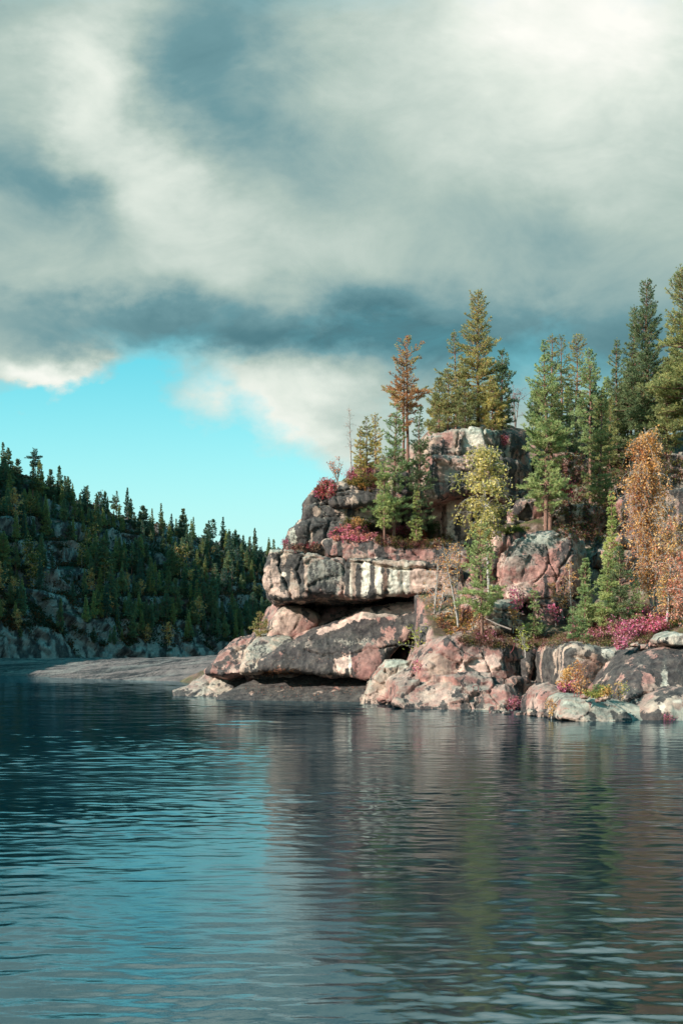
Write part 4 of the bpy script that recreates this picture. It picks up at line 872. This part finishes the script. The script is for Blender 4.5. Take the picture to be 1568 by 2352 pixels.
tree('birch_tree', 'bare dark-twigged tree on the skyline between summit group and gully pine', 1188,877,1183,984,84, (.36,.25,.98), CRM, nb=50, leaf=.07, nleaf=1.5, mt=M_DEAD, bare=.8, stems=3, spread=.25)
tree('rowan_sapling', 'crimson rowan in the shaded hollow between the slope pines', 1310,1100,1306,1165,77.5, (.45,.3,.98), CRM, nb=26, leaf=.22, nleaf=34, stems=2, spread=.2, cat='sapling')
tree('rowan_sapling', 'pink-topped sapling on a pale stem before the huge pink boulder', 1186,1352,1193,1464,63.5, (.22,.45,.98), PNK, nb=22, leaf=.15, nleaf=36, cat='sapling')
tree('rowan_sapling', 'thin pink rowan on the slope left of the bare pale trunk', 1306,1150,1294,1218,75.5, (.2,.2,.98), PNK, nb=16, leaf=.16, nleaf=28, cat='sapling')
tree('rowan_sapling', 'small orange and red sapling by the grey flat-topped block', 1176,1396,1178,1440,65.5, (.4,.2,.98), ORG+CRM, nb=18, leaf=.13, nleaf=24, cat='sapling')
tree('rowan_sapling', 'pink sapling below the huge pink boulder on its right', 1272,1392,1276,1440,64.5, (.4,.3,.98), PNK, nb=18, leaf=.13, nleaf=22, cat='sapling')
tree('aspen_sapling', 'orange-leaved sapling climbing across the face of the huge pink boulder', 1275,1338,1292,1420,65, (.34,.2,.98), ORG+GLD, nb=26, leaf=.12, nleaf=16, stems=2, spread=.3, cat='sapling')
tree('aspen_sapling', 'thin orange sapling whose leaves lie on the right of the huge pink boulder', 1306,1296,1312,1420,65.6, (.22,.25,.98), ORG, nb=26, leaf=.11, nleaf=14, cat='sapling')
tree('birch_sapling', 'golden birch sapling in the dark cleft mouth', 1296,1536,1292,1586,54.5, (.42,.2,.98), GLD, nb=34, leaf=.10, nleaf=40, stems=2, spread=.25, cat='sapling')
tree('birch_sapling', 'peach-orange sapling against the grey wall beside the golden one', 1328,1520,1326,1600,53.8, (.26,.1,.98), PCH+ORG, nb=40, leaf=.09, nleaf=36, stems=2, spread=.2, cat='sapling')
tree('birch_sapling', 'yellow-leaved twiggy sapling leaning at the foot of the dark slab', 1432,1566,1422,1612,51, (.35,.1,.98), GLD+LIM, nb=24, leaf=.08, nleaf=18, stems=2, spread=.3, cat='sapling')
tree('birch_sapling', 'pale lime sapling at the edge of the pink terrace rock', 1202,1440,1206,1502,61.8, (.38,.1,.98), LIM, nb=30, leaf=.10, nleaf=24, stems=3, spread=.25, cat='sapling')
tree('birch_sapling', 'yellow-leaved sapling low on the rounded pink rock at the waterline', 1264,1608,1266,1646,52.5, (.4,.1,.98), GLD, nb=26, leaf=.08, nleaf=20, stems=2, spread=.3, cat='sapling')
tree('willow_bush', 'peach-leaved twiggy bush on the brow of the left shoulder', 770,1054,775,1106,79.5, (.42,.25,.98), PCH, nb=30, leaf=.10, nleaf=9, stems=5, spread=.4, mt=M_DEAD, cat='bush')

# ---- bushes and heath
def bushy(name, label, u0, v0, u1, v1, cols, n, size=.11, hgt=.35, cat='bush', kind=None, group=None, stemcol=None, dens=10):
    """low growth over the rock between two picture corners (an ellipse); stems and leaves on the true surface"""
    rg = np.random.RandomState(int(u0 * 3 + v0)); pts = []
    for i in range(n * 3):
        a = rg.rand() * 6.28; r_ = math.sqrt(rg.rand()); u = (u0 + u1) / 2 + (u1 - u0) / 2 * r_ * math.cos(a); v = (v0 + v1) / 2 + (v1 - v0) / 2 * r_ * math.sin(a)
        p, nn = hit(u, v)
        if p is None or p.y > 100 or nn is None: continue
        if len(pts) and abs(p.y - np.median([q[1] for q in pts])) > 6: continue
        pts.append(tuple(p))
        if len(pts) >= n: break
    if len(pts) < 3: print('no ground for', label); return
    P = np.array(pts); H = hgt * (.4 + .9 * smooth(-.3, .4, fbm(P * .9, 2)))[:, None] * rg.uniform(.6, 1.2, (len(P), 1))
    D = unit(rg.normal(size=(len(P), 3)) * (.5, .5, .2) + (0, -.25, 1)); E = P + D * H
    k = dens; size *= .82; k = int(dens * 1.3) if dens > 1 else 1; c = np.repeat(P, k, 0) + np.repeat(D * H, k, 0) * rg.uniform(.25, 1.05, (len(P) * k, 1)) + rg.normal(size=(len(P) * k, 3)) * .08
    V, Q = leaves(c, size, rg); cs = np.array(cols, np.float32); w = fbm(c * 1.3 + v0, 3) + rg.normal(size=len(c)) * .15
    ix = np.clip(((w + .4) / .8 * len(cs)).astype(int), 0, len(cs) - 1); C = np.repeat(cs[ix] * rg.uniform(.7, 1.3, len(c))[:, None], 4, 0)
    VT, QT = segs(P, E, np.full(len(P), .010), np.full(len(P), .004), 3)
    loc = tuple(P.mean(0)); 
    C = np.concatenate([C, np.tile(col((.12, .07, .05)), (len(VT), 1))]); V2 = np.concatenate([V, VT])
    V3 = VT.reshape(-1, 6, 3); QT = QT.reshape(-1, 4)
    me = mesh(name, V2, np.concatenate([Q, QT + len(V)]), M_LEAF, None, loc, C, False); return tag(me, label, cat, group, kind)
HEATH = [(.16, .05, .05), (.24, .08, .07), (.13, .10, .035), (.30, .13, .10)]
OLIVE = [(.14, .13, .03), (.22, .19, .05), (.10, .11, .03)]
bushy('crimson_bush', 'crimson bush hanging over the brow of the left shoulder', 718,1098,772,1150, CRM + PNK[:2], 150, .12, .4)
bushy('pink_bush', 'bright pink bush along the skyline of the left shoulder', 772,1070,855,1104, PNK + CRM, 220, .12, .45)
bushy('heath', 'yellow-green mossy heath on the shoulder under the three small pines', 788,1082,868,1120, OLIVE + [(.34, .22, .05)], 260, .10, .25, 'heath', 'stuff')
bushy('heath', 'dark red and orange heath trailing down beside the full green pine', 820,1090,880,1130, HEATH + ORG[:1], 140, .10, .25, 'heath', 'stuff')
bushy('pink_bush', 'bright pink bush at the left end of the heath ledge', 756,1214,868,1248, PNK + PCH[:1], 320, .11, .4)
bushy('juniper_bush', 'round green juniper at the foot of the full green pine', 842,1190,892,1222, [(.06, .12, .05), (.10, .18, .07)], 170, .09, .55)
bushy('juniper_bush', 'green juniper at the right end of the heath ledge', 966,1204,1010,1232, [(.06, .12, .05), (.10, .18, .07)], 170, .09, .5)
bushy('willow_bush', 'small yellow-olive bush left of the round green juniper', 788,1196,846,1216, GLD + OLIVE, 110, .10, .4)
bushy('pink_bush', 'low pink bush in the middle of the heath ledge between the trunks', 896,1212,950,1228, PNK, 120, .11, .35)
bushy('red_bush', 'orange-red bush on the heath ledge before the right juniper', 940,1214,976,1252, [(.60, .14, .09), (.70, .22, .14), PNK[0]], 130, .11, .35)
bushy('heath', 'brown and green heath draping over the edge of the ledge', 860,1224,1040,1262, HEATH + OLIVE, 700, .09, .3, 'heath', 'stuff')
bushy('heath', 'dry straw and red tufts on top of the bow rock', 650,1250,740,1268, [(.42, .27, .18), (.30, .14, .10), CRM[0]], 130, .09, .25, 'heath', 'stuff')
bushy('pink_bush', 'tiny pink plant on the tip of the bow rock', 636,1242,664,1256, PNK + CRM, 30, .09, .35)
bushy('red_bush', 'small scarlet plant on the dark side of the summit rock', 1146,1000,1168,1026, CRM + PNK, 40, .11, .35)
bushy('pink_bush', 'big bright pink thicket on the terrace under the orange birch', 1400,1428,1470,1474, PNK, 520, .14, .95)
bushy('pink_bush', 'bright pink thicket right of the big one, running to the birch stems', 1462,1424,1524,1460, PNK, 400, .14, .9)
bushy('pink_bush', 'pink bush spilling below the big thicket over the terrace edge', 1408,1456,1442,1492, PNK, 150, .11, .4)
bushy('pink_bush', 'duller pink low bushes along the terrace left of the big thicket', 1310,1438,1405,1472, PNK + HEATH, 330, .11, .35)
bushy('pink_bush', 'pink patch low on the terrace beside the lone pine stem', 1085,1450,1140,1474, PNK + HEATH + HEATH, 160, .09, .2)
bushy('pink_bush', 'bright pink bush in the nook behind the whale-backed rock', 1282,1572,1320,1592, PNK, 150, .09, .3)
bushy('pink_bush', 'thin pink plants at the waterline under the dark cleft', 1160,1608,1200,1632, PNK, 60, .07, .3)
bushy('pink_bush', 'small pink plants at the cleft right of the upright boulder', 948,1520,968,1545, PNK + LIM[:1], 40, .09, .3)
bushy('pink_bush', 'tiny pink plant in the water by the tapering slab', 1520,1650,1550,1660, PNK, 30, .06, .15)
bushy('olive_bush', 'olive and gold bush in the nook left of the dark slab', 1340,1580,1400,1604, GLD + LIM + OLIVE, 150, .08, .3)
bushy('heath', 'reddish brown heath with fallen leaves covering the terrace', 1050,1452,1330,1490, HEATH + [(.34, .22, .15)] * 2 + OLIVE, 1100, .08, .16, 'heath', 'stuff')
bushy('heath', 'brown and olive heath on the right half of the terrace', 1320,1446,1580,1488, HEATH + [(.34, .22, .15)] * 2 + OLIVE, 1000, .09, .2, 'heath', 'stuff')
bushy('undergrowth', 'green and brown undergrowth at the foot of the slope behind the terrace', 1300,1400,1590,1450, OLIVE + [(.07, .11, .04), (.09, .14, .05)] + HEATH[:2], 1300, .12, .55, 'undergrowth', 'stuff')
bushy('undergrowth', 'mixed shrubs and grass on the slope between the crags and pines', 1260,1140,1440,1250, OLIVE + HEATH + [(.06, .10, .04)], 700, .12, .4, 'undergrowth', 'stuff')
bushy('undergrowth', 'dark shrubs on the upper slope under the skyline pines', 1240,1030,1580,1140, OLIVE + HEATH + [(.05, .09, .04)] * 2, 900, .14, .5, 'undergrowth', 'stuff')
bushy('undergrowth', 'low growth with orange leaves around the lone pine and the cleft', 1000,1400,1120,1462, OLIVE + ORG[:2] + HEATH, 350, .10, .3, 'undergrowth', 'stuff')
bushy('moss', 'green moss along the top of the pink pinnacle', 1138,1208,1212,1224, [(.10, .13, .02), (.16, .18, .03)], 260, .07, .08, 'moss', 'stuff')
bushy('fallen_leaves', 'fallen orange leaves scattered on the dark wet slab', 560,1562,850,1606, [(.60, .22, .12), (.55, .32, .20), (.45, .10, .07)], 330, .09, .02, 'leaves', 'stuff', dens=1)
bushy('fallen_leaves', 'fallen leaves caught on the dark face of the leaning slab', 590,1495,760,1545, [(.60, .22, .12), (.55, .32, .20)], 90, .08, .02, 'leaves', 'stuff', dens=1)
bushy('heath', 'dry straw grass and orange leaves in the crack under the leaning slab', 600,1536,700,1556, [(.55, .30, .16), (.50, .22, .12)], 90, .08, .2, 'heath', 'stuff')

# ---- old ironwork on the rocks
def iron(name, label, pts, rad=.018, cat='iron rod', group=None, Y=None, loop=False):
    """a bent bar through picture points standing on the rock under its first point"""
    p, _ = hit(*pts[0]); Yd = Y or (p.y - .03 if p is not None else 52)
    P = np.array([at(u, v, Yd + .02 * i) for i, (u, v) in enumerate(pts)])
    V, Q = segs(P[:-1], P[1:], np.full(len(P) - 1, rad), np.full(len(P) - 1, rad), 6); loc = P[0]
    return tag(mesh(name, V, Q, M_RUST, None, tuple(loc)), label, cat, group)
def X5(x, y): return (1062 + x * .3226, 1349 + y * .3226)
def staple(x, y, w, h): return [X5(x - w / 2, y + h), X5(x - w / 2, y + .25 * h), X5(x - w * .3, y), X5(x + w * .3, y), X5(x + w / 2, y + .25 * h), X5(x + w / 2, y + h)]
iron('iron_staple', 'rusty red iron staple on top of the lower pink terrace slab', staple(92, 700, 40, 36))
iron('iron_staple', 'rusty iron staple low at the waterline, left one of two', staple(208, 848, 36, 34), Y=58.2)
iron('iron_staple', 'rusty iron hook at the waterline right of the low staple', [X5(238, 880), X5(238, 840), X5(230, 825)], Y=58)
iron('iron_rod', 'tall thin rusty rod standing in the water under the dark cleft', [X5(325, 905), X5(326, 770)], Y=57.2, rad=.012)
iron('iron_rod', 'bent rusty rod leaning on the terrace edge left of the lime sapling', [X5(338, 470), X5(360, 440), X5(368, 395)], Y=61.9)
iron('iron_rod', 'rusty rod standing on the terrace below the pink thicket', [X5(1302, 470), X5(1300, 400)], Y=56)
iron('iron_rod', 'thin rusty rod at the foot of the dark slab beside the yellow sapling', [X5(1107, 800), X5(1106, 725)], Y=51)
for i, (x, l) in enumerate([(790, 'leftmost of the rusty bars on the whale-backed rock'), (812, 'tall second bar of the rusty row on the whale-backed rock'), (835, 'third bar of the rusty row on the whale-backed rock'), (866, 'rightmost of the rusty bars on the whale-backed rock')]):
    iron('iron_bar', l, [X5(x, 796), X5(x + 2, 760 - 8 * (i % 2)), X5(x + 10, 742 - 6 * (i % 2))] + ([X5(x + 24, 752)] if i in (1, 2) else []), Y=49.6, cat='iron bar', group='rusty bars on the whale-backed rock')
a = np.linspace(0, 2 * np.pi, 13); cx0, cz0 = X5(905, 826)
iron('ring_bolt', 'pale ring bolt set in the top of the whale-backed rock', [(cx0, cz0 + 9)] + [(cx0 + 2.6 * math.sin(t), cz0 + 3.4 * math.cos(t)) for t in a], rad=.022, cat='ring bolt', Y=48.9)
p0, p1 = at(*X5(160, 220), 64.6), at(*X5(345, 300), 64.0)
V, Q = segs([p0, (p0 + p1) / 2 + (0, 0, -.06)], [(p0 + p1) / 2 + (0, 0, -.06), p1], [.035, .05], [.05, .06], 7)
tag(mesh('fallen_trunk', V, Q, M_DEAD, None, tuple(p1)), 'thin grey fallen trunk lying across the terrace beside the lone pine', 'log')

# ================================================================== forest of the far bank
rg = np.random.RandomState(11)
HC = [[(.09, .18, .15), (.13, .23, .16), (.22, .26, .15)], [(.11, .19, .14), (.19, .26, .15), (.32, .27, .14)], [(.17, .26, .14), (.28, .33, .15), (.52, .34, .16)]]
kinds = []
for k in range(8):
    st = [.08, .12, .10, .35, .06, .15, .45, .25][k]; w = [1.3, 1.9, 1.05, 1.7, .9, 2.3, 2.0, 1.5][k]
    kinds.append(pine_mesh(10, w, st, [.9, 1, .7, .7, .95, .8, .7, .5][k], 500 + k, HC[k % 3], tuft=.45, blade=.10, m=7, thin=1.7, topw=[.04, .12, .03, .5, .05, .15, .7, .06][k]))
kinds.append(broad_mesh(7, (.26, .12, .98), 700, ORG[:2] + GLD, nb=50, leaf=.34, nleaf=14, bare=.3))
kinds.append(broad_mesh(7, (.30, .12, .98), 701, OLIVE + GLD[:1], nb=50, leaf=.34, nleaf=14, bare=.3))
proto = [None] * len(kinds)
def hillz(x, y):
    r = HB.ray_cast(Vector((x, y, 300)), Vector((0, 0, -1))); return r[0].z if r[0] is not None else None
cand = []; tries = 0
def far_ok(q, s):
    P = hill_at(np.array([q]), np.array([s]))[0]; u = UC + F * P[0] / P[1]; return P, u
def place(q, s, sc, k, tilt=0):
    P, u = far_ok(q, s)
    if not -40 < u < 760: return False
    z = hillz(P[0], P[1]); 
    if z is None: return False
    for (x, y, r_) in cand:
        if (x - P[0]) ** 2 + (y - P[1]) ** 2 < (r_ * sc * 1.6) ** 2: return False
    cand.append((P[0], P[1], 1.0)); v = VH - F * (z - CH) / P[1]
    if k >= 8: lab = ('small autumn-orange birch' if k == 8 else 'small olive-gold birch') + ' among the dark pines of the far bank'
    elif s > 62: lab = ['narrow dark pine standing on the skyline ridge of the far bank', 'broad dark pine standing on the skyline ridge of the far bank', 'flat-crowned bare-stemmed pine on the skyline ridge of the far bank'][0 if k in (0, 2, 4, 7) else (2 if k in (3, 6) else 1)]
    elif s < 22: lab = ['narrow dark pine low on the far bank above the bare rock', 'broad dark pine low on the far bank above the bare rock', 'bare-stemmed pine low on the far bank above the rock'][0 if k in (0, 2, 4, 7) else (2 if k in (3, 6) else 1)]
    else: lab = ['narrow dark pine halfway up the shaded far bank', 'broad dark pine halfway up the shaded far bank', 'bare-stemmed pine halfway up the shaded far bank'][0 if k in (0, 2, 4, 7) else (2 if k in (3, 6) else 1)]
    lab += ' by the left edge' if u < 200 else (' above the shelf' if u < 420 else ' near the bow rock')
    if k >= 8: sc *= 1.35 if s < 40 else .8
    loc = (P[0], P[1], z - .2); S3 = (sc * rg.uniform(.75, 1.35),) * 2 + (sc,)
    if proto[k] is None:
        proto[k] = put('birch_tree' if k >= 8 else 'pine_tree', *kinds[k], M_BBARK if k >= 8 else M_PBARK, M_LEAF if k >= 8 else M_NEEDLE, loc, lab, 'tree', 'trees on the far bank'); proto[k].scale = S3
    else: clone(proto[k], loc, S3, rg.rand() * 6.28, lab)
    return True
n = 0
for q in np.arange(5.35, 9.4, .047):          # the ridge line first
    n += place(q + rg.normal() * .02, 73 + rg.normal() * 4, rg.uniform(.5, 1.2), rg.choice([0, 1, 2, 3, 4, 5, 6, 7], p=[.2, .15, .2, .07, .15, .1, .05, .08]))
t = 0
while n < 292 and t < 6000:
    t += 1; q = rg.uniform(5.3, 9.3); s = 2.6 + 66 * rg.rand() ** 1.7
    if fbm(np.array([[q * 2.1, s * .055, 1.]]), 3)[0] < -.18 and rg.rand() < .8: continue
    k = rg.choice([0, 1, 2, 4, 5, 7, 3, 8, 9], p=[.15, .13, .12, .09, .12, .10, .06, .14, .09]); n += place(q, s, rg.uniform(.5, 1.2) * (.8 if s < 12 else 1), k)
# past three hundred: the smaller ones between them, as one mass
low = [pine_mesh(10, [1.3, 1.8, 1.1][k], [.1, .2, .08][k], .8, 560 + k, HC[k], tuft=.7, blade=.15, m=4, thin=3.2, topw=.06) for k in range(3)]
FV, FQ, FC, TV, TQ = [], [], [], [], []; no = 0; to = 0
for _ in range(1500):
    if len(FV) > 430: break
    q = rg.uniform(5.25, 9.4); s_ = 2.5 + 74 * rg.rand() ** 1.4
    if fbm(np.array([[q * 2.1, s_ * .055, 1.]]), 3)[0] < -.22: continue
    P, u = far_ok(q, s_)
    if not -60 < u < 780: continue
    z = hillz(P[0], P[1])
    if z is None: continue
    (tv, tq_), (cv, cq, cc) = low[rg.randint(3)]; sc = rg.uniform(.35, .85); a = rg.rand() * 6.28; Rm = np.array([[math.cos(a), -math.sin(a), 0], [math.sin(a), math.cos(a), 0], [0, 0, 1]]).T * sc
    FV.append(cv @ Rm + (P[0], P[1], z - .2)); FQ.append(cq + no); no += len(cv); FC.append(cc * rg.uniform(.75, 1.25)); TV.append(tv @ Rm + (P[0], P[1], z - .2)); TQ.append(tq_ + to); to += len(tv)
FCt = np.tile(col((.22, .13, .10)), (to, 1))
tag(mesh('forest', np.concatenate(FV + TV), np.concatenate(FQ + [t_ + no for t_ in TQ]), M_NEEDLE, None, tuple(np.mean(FV[0], 0)), np.concatenate(FC + [FCt]), False), 'mass of small dark conifers filling the gaps in the wood on the far bank', 'forest', kind='stuff')
# low growth between them: nobody could count it
qq = rg.uniform(5.2, 9.4, 15000); sq = 3 + 87 * rg.rand(15000) ** 1.5; PP = hill_at(qq, sq); ok = fbm(PP * .06, 3) > -.22; PP = PP[ok]
zz = np.array([hillz(x, y) or -99 for x, y in PP[:, :2]]); PP[:, 2] = zz; PP = PP[zz > 0]
c = np.repeat(PP, 14, 0) + rg.normal(size=(len(PP) * 14, 3)) * (.55, .55, .45) + (0, 0, .4); V, Q = leaves(c, .55, rg)
cs = np.array([(.03, .05, .025), (.04, .065, .03), (.07, .05, .025), (.16, .07, .03), (.035, .055, .03)], np.float32); w = fbm(c * .12, 3) + rg.normal(size=len(c)) * .12
C = np.repeat(cs[np.clip(((w + .4) / .8 * 5).astype(int), 0, 4)], 4, 0)
tag(mesh('undergrowth', V, Q, M_LEAF, None, tuple(PP.mean(0)), C, False), 'dark undergrowth between the pines of the far bank', 'undergrowth', kind='stuff')
